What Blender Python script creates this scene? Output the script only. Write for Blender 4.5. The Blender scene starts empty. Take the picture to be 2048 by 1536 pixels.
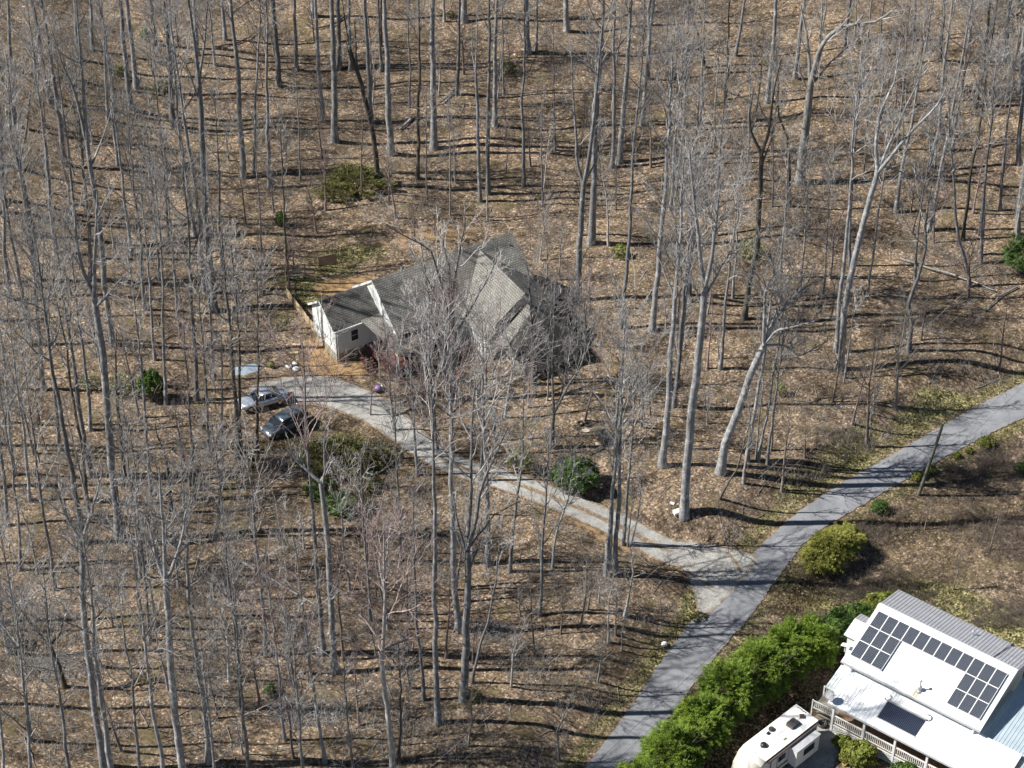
import bpy, math, random
import numpy as np
from mathutils import Vector, Matrix
rng = np.random.default_rng(11); random.seed(5)
R_ = math.radians
scene = bpy.context.scene
# ------------------------------------------------------------------ camera, sky, sun
FP = 4137.0; PIT = R_(39); CH = 130.0; CD = CH/math.tan(PIT)
cam = bpy.data.cameras.new('camera'); co = bpy.data.objects.new('camera', cam)
scene.collection.objects.link(co); scene.camera = co
co.location = (0, -CD, CH); co.rotation_euler = (R_(90)-PIT, 0, 0)
cam.sensor_width = 36; cam.lens = 36*FP/2048; cam.clip_start = 1; cam.clip_end = 8000
world = bpy.data.worlds.new("World"); scene.world = world; world.use_nodes = True
wn = world.node_tree.nodes; wl = world.node_tree.links
SUN_EL = 47.0
sky = wn.new('ShaderNodeTexSky'); sky.sky_type = 'NISHITA'; sky.sun_disc = False
sky.sun_elevation = R_(SUN_EL); sky.sun_rotation = R_(-92); sky.air_density = .85; sky.dust_density = .2; sky.altitude = 900
wl.new(sky.outputs[0], wn['Background'].inputs[0]); wn['Background'].inputs[1].default_value = 0.05
sd = bpy.data.lights.new('sun', 'SUN'); sd.energy = 5.0; sd.angle = R_(.5); sd.color = (1, .955, .89)
so = bpy.data.objects.new('sun', sd); scene.collection.objects.link(so)
ldir = Vector((math.cos(R_(SUN_EL))*math.cos(R_(1.5)), math.cos(R_(SUN_EL))*math.sin(R_(1.5)), -math.sin(R_(SUN_EL))))
so.rotation_euler = ldir.to_track_quat('-Z', 'Y').to_euler(); so.location = (-60, 0, 80)
scene.view_settings.view_transform = 'Standard'; scene.view_settings.look = 'None'
scene.view_settings.exposure = 0.68; scene.view_settings.gamma = 1

C = scene.collection
# ------------------------------------------------------------------ pixel helpers (2048x1536 picture)
sp, cp = math.sin(PIT), math.cos(PIT)
def ray(px, py):
    a = (px-1024)/FP; b = (py-768)/FP
    return (a, cp-b*sp, -sp-b*cp)
def Wz(px, py, z=0.0):
    d = ray(px, py); t = (z-CH)/d[2]
    return np.array((d[0]*t, -CD+d[1]*t))
def PP(px, py, y):                      # point of the pixel ray on the upright plane through y
    d = ray(px, py); t = (y+CD)/d[1]
    return np.array((d[0]*t, y, CH+d[2]*t))
def depth(x, y, z): return (y+CD)*cp-(z-CH)*sp
def proj(x, y, z):
    dp = depth(x, y, z); up = (y+CD)*sp+(z-CH)*cp
    return 1024+FP*x/dp, 768-FP*up/dp
def sstep(a, b, x):
    t = np.clip((x-a)/(b-a), 0, 1); return t*t*(3-2*t)
# ------------------------------------------------------------------ road and driveway lines
ROAD_PX = [((1010,1760),(1110,1760)),((1092,1640),(1185,1640)),((1170,1536),(1262,1536)),((1250,1430),(1342,1430)),((1330,1310),(1428,1315)),((1395,1225),(1497,1240)),
 ((1450,1165),(1535,1185)),((1505,1108),(1575,1128)),((1560,1052),(1622,1070)),((1640,992),(1700,1024)),((1760,922),(1797,968)),
 ((1850,872),(1887,916)),((1950,812),(1992,860)),((2048,765),(2080,822)),((2150,715),(2180,775)),((2300,650),(2320,712)),((2500,560),(2515,620))]
road_pairs = [(Wz(*l), Wz(*r)) for l, r in ROAD_PX]
def resample(P, step):
    P = np.array(P); s = np.r_[0, np.cumsum(np.linalg.norm(np.diff(P, axis=0), axis=1))]
    n = max(2, int(s[-1]/step)+1); q = np.linspace(0, s[-1], n)
    return np.stack([np.interp(q, s, P[:, i]) for i in range(P.shape[1])], 1)
def chaikin(P, k=2):
    P = np.array(P, float)
    for _ in range(k):
        Q = [P[0]]
        for a, b in zip(P[:-1], P[1:]): Q += [a*.75+b*.25, a*.25+b*.75]
        Q.append(P[-1]); P = np.array(Q)
    return P
RP = chaikin([np.r_[l, r] for l, r in road_pairs], 2); RP = resample(RP, .7)
RC = (RP[:, :2]+RP[:, 2:])/2; RWH = np.linalg.norm(RP[:, :2]-RP[:, 2:], axis=1)/2
DRV_PX = [((1455,1160),26),((1420,1128),38),((1385,1108),28),((1340,1085),25),((1270,1052),24),((1180,1022),23),((1100,998),22),((1010,966),21),((930,946),20),
 ((862,915),21),((805,868),25),((760,832),30),((700,802),34),((640,784),36),((570,786),34),((505,800),26)]
DP0 = []
def polydist(X, Y, P):                  # distance, side sign and arc position to a polyline
    best = np.full(X.shape, 1e9); side = np.zeros(X.shape); arc = np.zeros(X.shape); s = 0
    for a, b in zip(P[:-1], P[1:]):
        d = b-a; L = math.hypot(*d)
        if L < 1e-6: continue
        t = np.clip(((X-a[0])*d[0]+(Y-a[1])*d[1])/L**2, 0, 1)
        qx = X-(a[0]+t*d[0]); qy = Y-(a[1]+t*d[1]); D = np.hypot(qx, qy)
        m = D < best; best = np.where(m, D, best)
        side = np.where(m, d[0]*qy-d[1]*qx, side); arc = np.where(m, s+t*L, arc); s += L
    return best, side, arc
RC_c = RC[::4]
def nat(X, Y):
    z = 1.6+.35*np.sin(X*.13+1)*np.cos(Y*.11)+.25*np.sin(X*.31+Y*.21)+.12*np.sin(X*.7-Y*.5)
    z = z + 8*np.exp(-((X+72)/21)**2)*sstep(8, 38, Y)
    z = z + 3.2*sstep(5, 60, X)*sstep(12, 50, Y)
    z = z + 1.6*sstep(-20, -60, X)*sstep(-12, -45, Y)
    return z
def HH(X, Y):
    X = np.asarray(X, float); Y = np.asarray(Y, float)
    d, s, _ = polydist(X, Y, RC_c)
    n = nat(X, Y); w = d-1.9
    left = s > 0
    zl = n*sstep(.7, 5.5, w)+.12*sstep(0, .6, w)
    zr = -.9*sstep(.4, 6, w)+(.12*np.sin(X*.5)+.1*np.sin(Y*.6+X*.2))*sstep(1, 5, w)+ 1.0*np.exp(-((X-52)/12)**2-((Y+18)/12)**2)*sstep(1, 6, w)
    z = np.where(left, zl, zr)
    if len(DP0):
        dd, _, ar = polydist(X, Y, DPC)
        zd = 1.9*sstep(3, 22, ar)
        k = 1-sstep(1.6, 5.0, dd)
        z = z*(1-k)+zd*k
    return z
DPC = None
dpts = []
for (p, hw) in DRV_PX: dpts.append(Wz(*p, 0.0 if p[0] > 1380 else 1.5))
dpts = chaikin(np.array(dpts), 2); DP0 = [1]; DPC = resample(dpts, 1.5)
def G(px, py):                          # where the pixel ray meets the ground
    z = 1.0
    for _ in range(8):
        x, y = Wz(px, py, z); z = .3*z+.7*float(HH(np.array([x]), np.array([y]))[0])
    x, y = Wz(px, py, z)
    return np.array((x, y, float(HH(np.array([x]), np.array([y]))[0])))
def h1(x, y): return float(HH(np.array([x]), np.array([y]))[0])
# ------------------------------------------------------------------ object helpers
def tag(o, label=None, cat=None, group=None, kind=None):
    if label: o['label'] = label
    if cat: o['category'] = cat
    if group: o['group'] = group
    if kind: o['kind'] = kind
    return o
def empty(name, loc=(0, 0, 0), rz=0, **k):
    o = bpy.data.objects.new(name, None); C.objects.link(o); o.location = loc; o.rotation_euler = (0, 0, rz)
    o.empty_display_size = .3
    return tag(o, **k)
def meshobj(name, V, F, mat, parent=None, smooth=False, loc=None):
    me = bpy.data.meshes.new(name)
    if isinstance(F, np.ndarray):
        nf, k = F.shape
        me.vertices.add(len(V)); me.vertices.foreach_set('co', np.asarray(V, np.float32).ravel())
        me.loops.add(nf*k); me.loops.foreach_set('vertex_index', F.astype(np.int32).ravel())
        me.polygons.add(nf); me.polygons.foreach_set('loop_start', np.arange(0, nf*k, k, dtype=np.int32))
        me.update(calc_edges=True)
    else:
        me.from_pydata([tuple(v) for v in V], [], F)
    if mat is not None:
        for m in (mat if isinstance(mat, list) else [mat]): me.materials.append(m)
    if smooth: me.polygons.foreach_set('use_smooth', [True]*len(me.polygons))
    o = bpy.data.objects.new(name, me); C.objects.link(o)
    if parent is not None: o.parent = parent
    if loc is not None: o.location = loc
    return o
class MB:
    def __init__(s): s.V = []; s.F = []
    def add(s, V, F):
        n = len(s.V); s.V += [tuple(float(q) for q in v) for v in V]; s.F += [tuple(i+n for i in f) for f in F]; return s
    def box(s, x0, x1, y0, y1, z0, z1):
        return s.add([(x0,y0,z0),(x1,y0,z0),(x1,y1,z0),(x0,y1,z0),(x0,y0,z1),(x1,y0,z1),(x1,y1,z1),(x0,y1,z1)],
                     [(0,3,2,1),(4,5,6,7),(0,1,5,4),(1,2,6,5),(2,3,7,6),(3,0,4,7)])
    def obox(s, c, a, b, cc, ha, hb, hc):    # oriented box: centre, three axes, half sizes
        c, a, b, cc = map(np.array, (c, a, b, cc)); V = []
        for k in (-1, 1):
            for (i, j) in ((-1,-1),(1,-1),(1,1),(-1,1)): V.append(c+a*ha*i+b*hb*j+cc*hc*k)
        return s.add(V, [(0,3,2,1),(4,5,6,7),(0,1,5,4),(1,2,6,5),(2,3,7,6),(3,0,4,7)])
    def bar(s, p, q, w, h=None, up=(0,0,1)):
        p = np.array(p, float); q = np.array(q, float); d = q-p; L = np.linalg.norm(d); d = d/L
        u = np.array(up, float)
        if abs(d@u) > .95: u = np.array((1., 0, 0))
        a = np.cross(d, u); a /= np.linalg.norm(a); b = np.cross(a, d)
        return s.obox((p+q)/2, d, a, b, L/2, w/2, (h or w)/2)
    def slab(s, quad, t):                    # thick quad, thickness downwards along its normal
        Q = [np.array(p, float) for p in quad]; n = np.cross(Q[1]-Q[0], Q[3]-Q[0]); n /= np.linalg.norm(n)
        if n[2] < 0: n = -n
        return s.add(Q+[p-n*t for p in Q], [(0,1,2,3),(7,6,5,4),(0,4,5,1),(1,5,6,2),(2,6,7,3),(3,7,4,0)])
    def prism(s, poly, ax, a0, a1):          # extrude a polygon along x (ax=0) or y (ax=1); poly gives the other two coords
        n = len(poly); V = []
        for a in (a0, a1):
            for (p, q) in poly: V.append((a, p, q) if ax == 0 else ((p, a, q) if ax == 1 else (p, q, a)))
        F = [tuple(range(n)), tuple(range(2*n-1, n-1, -1))]+[(i, i+n, (i+1) % n+n, (i+1) % n) for i in range(n)]
        return s.add(V, F)
    def lathe(s, prof, c=(0, 0, 0), n=16, ax=2):
        V = []
        for (r, z) in prof:
            for i in range(n):
                a = 2*math.pi*i/n; p = [r*math.cos(a), r*math.sin(a), z]
                if ax == 0: p = [z, r*math.cos(a), r*math.sin(a)]
                if ax == 1: p = [r*math.cos(a), z, r*math.sin(a)]
                V.append((c[0]+p[0], c[1]+p[1], c[2]+p[2]))
        k = len(prof)
        F = [(j*n+i, j*n+(i+1) % n, (j+1)*n+(i+1) % n, (j+1)*n+i) for j in range(k-1) for i in range(n)]
        F += [tuple(range(n-1, -1, -1)), tuple((k-1)*n+i for i in range(n))]
        return s.add(V, F)
    def tube(s, P, r, n=8):
        V, F = tubes(np.array([P], float), np.array([[r]*len(P) if np.isscalar(r) else r], float), n)
        return s.add(V, [tuple(f) for f in F])
    def build(s, name, mat, parent=None, smooth=False, loc=None):
        o = meshobj(name, s.V, s.F, mat, parent, smooth, loc)
        import bmesh
        bm = bmesh.new(); bm.from_mesh(o.data); bmesh.ops.recalc_face_normals(bm, faces=bm.faces); bm.to_mesh(o.data); bm.free()
        return o
def tubes(P, Rr, n):
    """P (m,k,3), Rr (m,k) -> verts and quads of m open tubes"""
    m, k, _ = P.shape
    T = np.empty_like(P); T[:, 1:-1] = P[:, 2:]-P[:, :-2]; T[:, 0] = P[:, 1]-P[:, 0]; T[:, -1] = P[:, -1]-P[:, -2]
    T /= np.linalg.norm(T, axis=2, keepdims=True)+1e-9
    D = T[:, :1]; ref = np.where(np.abs(D[..., 1:2]) > .8, np.array([1., 0, 0]), np.array([0, 1., 0]))
    A = np.cross(T, np.broadcast_to(ref, T.shape)); A /= np.linalg.norm(A, axis=2, keepdims=True)+1e-9
    B = np.cross(T, A)
    an = np.arange(n)*2*np.pi/n
    ring = P[:, :, None]+Rr[:, :, None, None]*(A[:, :, None]*np.cos(an)[None, None, :, None]+B[:, :, None]*np.sin(an)[None, None, :, None])
    V = ring.reshape(-1, 3)
    i = np.arange(m)[:, None, None]*k*n; j = np.arange(k-1)[None, :, None]*n; q = np.arange(n)[None, None, :]; q2 = (q+1) % n
    F = np.stack([i+j+q, i+j+q2, i+j+n+q2, i+j+n+q], -1).reshape(-1, 4)
    return V, F
def merge(parts):
    Vs, Fs, n = [], [], 0
    for V, F in parts: Vs.append(V); Fs.append(F+n); n += len(V)
    return np.concatenate(Vs), np.concatenate(Fs)
# ------------------------------------------------------------------ materials
def newmat(name):
    m = bpy.data.materials.new(name); m.use_nodes = True
    return m, m.node_tree.nodes, m.node_tree.links, m.node_tree.nodes['Principled BSDF']
def ramp(N, stops, interp='LINEAR'):
    r = N.new('ShaderNodeValToRGB'); e = r.color_ramp.elements; r.color_ramp.interpolation = interp
    e[0].position, e[0].color = stops[0][0], (*stops[0][1], 1); e[1].position, e[1].color = stops[-1][0], (*stops[-1][1], 1)
    for p, c in stops[1:-1]:
        x = e.new(p); x.color = (*c, 1)
    return r
def mixc(N, Lk, fac, a, b, mode='MIX'):
    x = N.new('ShaderNodeMix'); x.data_type = 'RGBA'; x.blend_type = mode
    for s, v in ((0, fac), (6, a), (7, b)):
        if isinstance(v, (int, float)): x.inputs[s].default_value = v
        elif isinstance(v, tuple): x.inputs[s].default_value = (*v, 1)
        else: Lk.new(v, x.inputs[s])
    return x.outputs[2]
def noise(N, Lk, scale, detail=3, vec=None, rough=.6):
    t = N.new('ShaderNodeTexNoise'); t.inputs['Scale'].default_value = scale; t.inputs['Detail'].default_value = detail
    t.inputs['Roughness'].default_value = rough
    if vec is not None: Lk.new(vec, t.inputs['Vector'])
    return t.outputs['Fac']
def simple(name, col, rough=.7, metal=0, var=.15, scale=4, bump=0, spec=.5, objrand=0):
    m, N, Lk, B = newmat(name)
    tc = N.new('ShaderNodeTexCoord').outputs['Object']
    n1 = noise(N, Lk, scale, 5, tc)
    r = ramp(N, [(.25, tuple(c*(1-var) for c in col)), (.75, tuple(min(1, c*(1+var)) for c in col))]); Lk.new(n1, r.inputs[0])
    out = r.outputs[0]
    if objrand:
        oi = N.new('ShaderNodeObjectInfo'); mr = N.new('ShaderNodeMapRange'); Lk.new(oi.outputs['Random'], mr.inputs[0])
        mr.inputs[3].default_value = 1-objrand; mr.inputs[4].default_value = 1+objrand
        vm = N.new('ShaderNodeVectorMath'); vm.operation = 'SCALE'; Lk.new(out, vm.inputs[0]); Lk.new(mr.outputs[0], vm.inputs['Scale']); out = vm.outputs[0]
    Lk.new(out, B.inputs['Base Color'])
    B.inputs['Roughness'].default_value = rough; B.inputs['Metallic'].default_value = metal; B.inputs['Specular IOR Level'].default_value = spec
    if bump:
        b = N.new('ShaderNodeBump'); b.inputs['Strength'].default_value = bump; b.inputs['Distance'].default_value = .02
        Lk.new(noise(N, Lk, scale*6, 4, tc), b.inputs['Height']); Lk.new(b.outputs[0], B.inputs['Normal'])
    return m
def litter(name, kind):
    """leaf litter with grass, dirt and brush masks (brush also paints hedge shade) from the 'mask' attribute; kind 'drive' = gravel drive with leafy edge"""
    m, N, Lk, B = newmat(name)
    geo = N.new('ShaderNodeNewGeometry').outputs['Position']
    sc = N.new('ShaderNodeMapping'); sc.inputs['Scale'].default_value = (1, 1, .25); Lk.new(geo, sc.inputs[0]); P = sc.outputs[0]
    vo = N.new('ShaderNodeTexVoronoi'); vo.inputs['Scale'].default_value = 6.5; Lk.new(P, vo.inputs['Vector'])
    sep = N.new('ShaderNodeSeparateColor'); Lk.new(vo.outputs['Color'], sep.inputs[0])
    leaf = ramp(N, [(0, (.042,.031,.023)), (.28, (.115,.084,.06)), (.52, (.215,.162,.118)), (.75, (.325,.25,.178)), (.93, (.48,.385,.275)), (1, (.74,.63,.47))])
    Lk.new(sep.outputs[0], leaf.inputs[0])
    pink = mixc(N, Lk, .28, leaf.outputs[0], mixc(N, Lk, sep.outputs[1], (.25,.205,.19), (.25,.19,.12)), 'MIX')
    big = noise(N, Lk, .16, 6, geo, .62)
    br = ramp(N, [(.32, (.42,.41,.39)), (.54, (.95,.94,.93)), (.72, (1.25,1.17,1.05))]); Lk.new(big, br.inputs[0])
    col = mixc(N, Lk, 1.0, pink, br.outputs[0], 'MULTIPLY')
    fine = noise(N, Lk, 3.2, 5, P, .8); fr = ramp(N, [(.34, (.46,.44,.42)), (.58, (1.15,1.15,1.15))]); Lk.new(fine, fr.inputs[0])
    col = mixc(N, Lk, .85, col, fr.outputs[0], 'MULTIPLY')
    med = noise(N, Lk, .9, 5, geo, .65); mr = ramp(N, [(.36, (.34,.34,.31)), (.55, (1.1,1.08,1.05))]); Lk.new(med, mr.inputs[0])
    col = mixc(N, Lk, .8, col, mr.outputs[0], 'MULTIPLY')
    mo = noise(N, Lk, .33, 6, geo, .7); mor = ramp(N, [(.53, (0,0,0)), (.66, (.75,.75,.75))]); Lk.new(mo, mor.inputs[0]); msep = N.new('ShaderNodeSeparateColor'); Lk.new(mor.outputs[0], msep.inputs[0])
    col = mixc(N, Lk, msep.outputs[0], col, mixc(N, Lk, fine, (.035,.03,.015), (.21,.175,.085)))
    at = N.new('ShaderNodeAttribute'); at.attribute_name = 'mask'
    sm = N.new('ShaderNodeSeparateColor'); Lk.new(at.outputs['Color'], sm.inputs[0])
    def edge(v, lo, hi, sc_, amt=.55):       # breaks the mask edge with noise
        nn = noise(N, Lk, sc_, 5, geo, .7)
        a = N.new('ShaderNodeMath'); a.operation = 'MULTIPLY_ADD'; Lk.new(nn, a.inputs[0]); a.inputs[1].default_value = amt*2; a.inputs[2].default_value = -amt
        b = N.new('ShaderNodeMath'); b.operation = 'ADD'; Lk.new(a.outputs[0], b.inputs[0]); Lk.new(v, b.inputs[1])
        r = N.new('ShaderNodeMapRange'); r.interpolation_type = 'SMOOTHSTEP'; r.inputs[1].default_value = lo; r.inputs[2].default_value = hi; Lk.new(b.outputs[0], r.inputs[0])
        return r.outputs[0]
    if kind == 'ground':
        gcol = ramp(N, [(.15, (.04,.045,.015)), (.45, (.15,.14,.06)), (.75, (.30,.265,.13)), (1, (.50,.44,.27))]); Lk.new(sep.outputs[2], gcol.inputs[0])
        g2 = mixc(N, Lk, .8, gcol.outputs[0], mr.outputs[0], 'MULTIPLY')
        col = mixc(N, Lk, edge(sm.outputs[0], .35, .75, 1.5), col, g2)
        dcol = ramp(N, [(.3, (.27,.17,.085)), (.7, (.46,.31,.165))]); Lk.new(noise(N, Lk, 2.2, 6, geo, .7), dcol.inputs[0])
        col = mixc(N, Lk, edge(sm.outputs[1], .3, .7, .9), col, dcol.outputs[0])
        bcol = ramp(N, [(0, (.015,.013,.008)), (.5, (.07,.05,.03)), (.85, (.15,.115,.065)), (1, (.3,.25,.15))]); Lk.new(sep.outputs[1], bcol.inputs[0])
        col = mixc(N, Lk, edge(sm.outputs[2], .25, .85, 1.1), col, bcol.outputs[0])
    else:
        gr = ramp(N, [(.28, (.235,.222,.195)), (.5, (.33,.325,.305)), (.75, (.43,.425,.405))]); Lk.new(noise(N, Lk, 1.3, 8, geo, .72), gr.inputs[0])
        vg = N.new('ShaderNodeTexVoronoi'); vg.inputs['Scale'].default_value = 16; Lk.new(geo, vg.inputs['Vector'])
        s2 = N.new('ShaderNodeSeparateColor'); Lk.new(vg.outputs['Color'], s2.inputs[0])
        gg = ramp(N, [(0, (.7,.7,.7)), (1, (1.2,1.2,1.2))]); Lk.new(s2.outputs[0], gg.inputs[0])
        gcol = mixc(N, Lk, 1, gr.outputs[0], gg.outputs[0], 'MULTIPLY')
        col = mixc(N, Lk, .35, col, (.30,.235,.17))
        col = mixc(N, Lk, edge(sm.outputs[0], .3, .8, 1.3, .62), col, gcol)
    Lk.new(col, B.inputs['Base Color']); B.inputs['Roughness'].default_value = .95; B.inputs['Specular IOR Level'].default_value = .15
    bp = N.new('ShaderNodeBump'); bp.inputs['Strength'].default_value = .8 if kind == 'ground' else .35; bp.inputs['Distance'].default_value = .07
    ad = N.new('ShaderNodeMath'); ad.operation = 'ADD'; Lk.new(fine, ad.inputs[0]); Lk.new(sep.outputs[1], ad.inputs[1])
    Lk.new(ad.outputs[0], bp.inputs['Height']); Lk.new(bp.outputs[0], B.inputs['Normal'])
    return m
def asphalt():
    m, N, Lk, B = newmat('asphalt')
    geo = N.new('ShaderNodeNewGeometry').outputs['Position']
    a = ramp(N, [(.3, (.175,.184,.20)), (.7, (.265,.276,.295))]); Lk.new(noise(N, Lk, .5, 8, geo, .7), a.inputs[0])
    b = ramp(N, [(.3, (.75,.75,.75)), (.7, (1.15,1.15,1.15))]); Lk.new(noise(N, Lk, 14, 4, geo, .8), b.inputs[0])
    c = mixc(N, Lk, 1, a.outputs[0], b.outputs[0], 'MULTIPLY')
    vo = N.new('ShaderNodeTexVoronoi'); vo.feature = 'DISTANCE_TO_EDGE'; vo.inputs['Scale'].default_value = .45
    wv = N.new('ShaderNodeVectorMath'); wv.operation = 'ADD'; nz = N.new('ShaderNodeTexNoise'); nz.inputs['Scale'].default_value = .8; nz.inputs['Detail'].default_value = 5
    Lk.new(geo, nz.inputs['Vector']); Lk.new(geo, wv.inputs[0]); Lk.new(nz.outputs['Color'], wv.inputs[1]); Lk.new(wv.outputs[0], vo.inputs['Vector'])
    ck = ramp(N, [(0, (.55,.55,.55)), (.018, (1,1,1))]); Lk.new(vo.outputs['Distance'], ck.inputs[0])
    c = mixc(N, Lk, .6, c, ck.outputs[0], 'MULTIPLY')
    at = N.new('ShaderNodeAttribute'); at.attribute_name = 'mask'; sm = N.new('ShaderNodeSeparateColor'); Lk.new(at.outputs['Color'], sm.inputs[0])
    nn = noise(N, Lk, 2.5, 5, geo, .75); ad = N.new('ShaderNodeMath'); ad.operation = 'ADD'; Lk.new(nn, ad.inputs[0]); Lk.new(sm.outputs[0], ad.inputs[1])
    r = N.new('ShaderNodeMapRange'); r.inputs[1].default_value = .95; r.inputs[2].default_value = 1.15; Lk.new(ad.outputs[0], r.inputs[0])
    c = mixc(N, Lk, r.outputs[0], c, mixc(N, Lk, nn, (.12,.09,.05), (.34,.27,.17)))
    l3 = noise(N, Lk, .22, 4, geo, .6); r3 = ramp(N, [(.4, (.82,.82,.83)), (.62, (1.12,1.11,1.1))]); Lk.new(l3, r3.inputs[0]); c = mixc(N, Lk, 1, c, r3.outputs[0], 'MULTIPLY')
    Lk.new(c, B.inputs['Base Color']); B.inputs['Roughness'].default_value = .9
    return m
def bark(name, dark, light, sc=1.0):
    m, N, Lk, B = newmat(name)
    geo = N.new('ShaderNodeNewGeometry').outputs['Position']
    mp = N.new('ShaderNodeMapping'); mp.inputs['Scale'].default_value = (1, 1, .22); Lk.new(geo, mp.inputs[0])
    r = ramp(N, [(.3, dark), (.68, light)]); Lk.new(noise(N, Lk, 6*sc, 6, mp.outputs[0], .75), r.inputs[0])
    l2 = ramp(N, [(.52, (0,0,0)), (.66, (1,1,1))]); Lk.new(noise(N, Lk, 1.6*sc, 5, geo, .7), l2.inputs[0])
    sg = N.new('ShaderNodeSeparateColor'); Lk.new(l2.outputs[0], sg.inputs[0])
    col = mixc(N, Lk, .75, r.outputs[0], mixc(N, Lk, sg.outputs[0], r.outputs[0], tuple(min(.62, c*1.45+.03) for c in light)))
    oi = N.new('ShaderNodeObjectInfo'); mr = N.new('ShaderNodeMapRange'); Lk.new(oi.outputs['Random'], mr.inputs[0]); mr.inputs[3].default_value = .62; mr.inputs[4].default_value = 1.32
    vm = N.new('ShaderNodeVectorMath'); vm.operation = 'SCALE'; Lk.new(col, vm.inputs[0]); Lk.new(mr.outputs[0], vm.inputs['Scale'])
    Lk.new(vm.outputs[0], B.inputs['Base Color']); B.inputs['Roughness'].default_value = .95; B.inputs['Specular IOR Level'].default_value = .2
    bp = N.new('ShaderNodeBump'); bp.inputs['Strength'].default_value = .7; bp.inputs['Distance'].default_value = .04
    Lk.new(noise(N, Lk, 9*sc, 4, mp.outputs[0], .7), bp.inputs['Height']); Lk.new(bp.outputs[0], B.inputs['Normal'])
    return m
def leafmat(name, dark, light, rough=.55, trans=.25, vs=4):
    m, N, Lk, B = newmat(name)
    geo = N.new('ShaderNodeNewGeometry').outputs['Position']
    w = N.new('ShaderNodeTexWhiteNoise'); vo = N.new('ShaderNodeTexVoronoi'); vo.inputs['Scale'].default_value = vs; Lk.new(geo, vo.inputs['Vector'])
    s = N.new('ShaderNodeSeparateColor'); Lk.new(vo.outputs['Color'], s.inputs[0])
    nb = noise(N, Lk, .9, 5, geo, .7); av = N.new('ShaderNodeMath'); av.operation = 'MULTIPLY_ADD'; Lk.new(nb, av.inputs[0]); av.inputs[1].default_value = 1.5; av.inputs[2].default_value = -.5
    a2 = N.new('ShaderNodeMath'); a2.operation = 'MULTIPLY_ADD'; Lk.new(s.outputs[0], a2.inputs[0]); a2.inputs[1].default_value = .55; Lk.new(av.outputs[0], a2.inputs[2])
    r = ramp(N, [(0, dark), (.9, light)]); Lk.new(a2.outputs[0], r.inputs[0])
    Lk.new(r.outputs[0], B.inputs['Base Color']); B.inputs['Roughness'].default_value = rough; B.inputs['Specular IOR Level'].default_value = .3
    tr = N.new('ShaderNodeBsdfTranslucent'); Lk.new(r.outputs[0], tr.inputs[0]); mx = N.new('ShaderNodeMixShader'); mx.inputs[0].default_value = trans
    out = [n for n in N if n.type == 'OUTPUT_MATERIAL'][0]
    Lk.new(B.outputs[0], mx.inputs[1]); Lk.new(tr.outputs[0], mx.inputs[2]); Lk.new(mx.outputs[0], out.inputs[0])
    return m
M = {}
M['ground'] = litter('leaf_litter', 'ground'); M['drive'] = litter('gravel_drive', 'drive'); M['asphalt'] = asphalt()
M['bark'] = bark('grey_bark', (.085,.087,.09), (.32,.325,.33))
M['barkdark'] = bark('dark_bark', (.035,.032,.028), (.13,.122,.108))
M['barkpale'] = bark('pale_bark', (.15,.147,.14), (.44,.43,.41))
M['twig'] = bark('grey_twig', (.115,.112,.11), (.38,.37,.36), 1.5)
M['twigdark'] = bark('brown_twig', (.10,.085,.07), (.26,.22,.19), 1.5)
M['twigpale'] = bark('pale_twig', (.20,.19,.18), (.50,.475,.45), 1.5)
M['twigred'] = bark('reddish_twig', (.12,.09,.085), (.33,.26,.25), 1.5)

# ------------------------------------------------------------------ terrain
def axis(lo, hi, step, far):
    a = list(np.arange(lo, hi+1e-6, step)); d = step; x = hi
    while x < far: d *= 1.35; x += d; a.append(x)
    d = step; x = lo
    while x > -far: d *= 1.35; x -= d; a.insert(0, x)
    return np.array(a)
xs = axis(-80, 80, .55, 2500); ys = axis(-52, 92, .55, 2500)
GX, GY = np.meshgrid(xs, ys); nx, ny = len(xs), len(ys)
GZ = HH(GX, GY)
cell = (np.abs(GX) < 85) & (GY > -60) & (GY < 95)
road_d, road_s, _ = polydist(GX, GY, RC_c); drv_d, _, drv_a = polydist(GX, GY, DPC)
GZ = GZ+np.where(cell & (road_d > 3.4) & (drv_d > 3.2), rng.normal(0, .022, GX.shape), 0)
GZ = np.where(road_d < 2.7, GZ-.05, GZ); GZ = np.where(drv_d < 3.2, GZ-.06, GZ)
mask = np.zeros((ny, nx, 4)); mask[..., 3] = 1
def blob(ch, px, py, rx, ry, amt=1.0, ang=0):
    c = G(px, py); dx = GX-c[0]; dy = GY-c[1]; a = R_(ang)
    u = (dx*math.cos(a)+dy*math.sin(a))/rx; v = (-dx*math.sin(a)+dy*math.cos(a))/ry
    mask[..., ch] = np.maximum(mask[..., ch], amt*np.exp(-(u*u+v*v)**1.5*.7))
gl = np.exp(-((road_d-2.6)/1.5)**2)*np.where(road_s > 0, .62, .55)
mask[..., 0] = np.maximum(mask[..., 0], gl)
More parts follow.
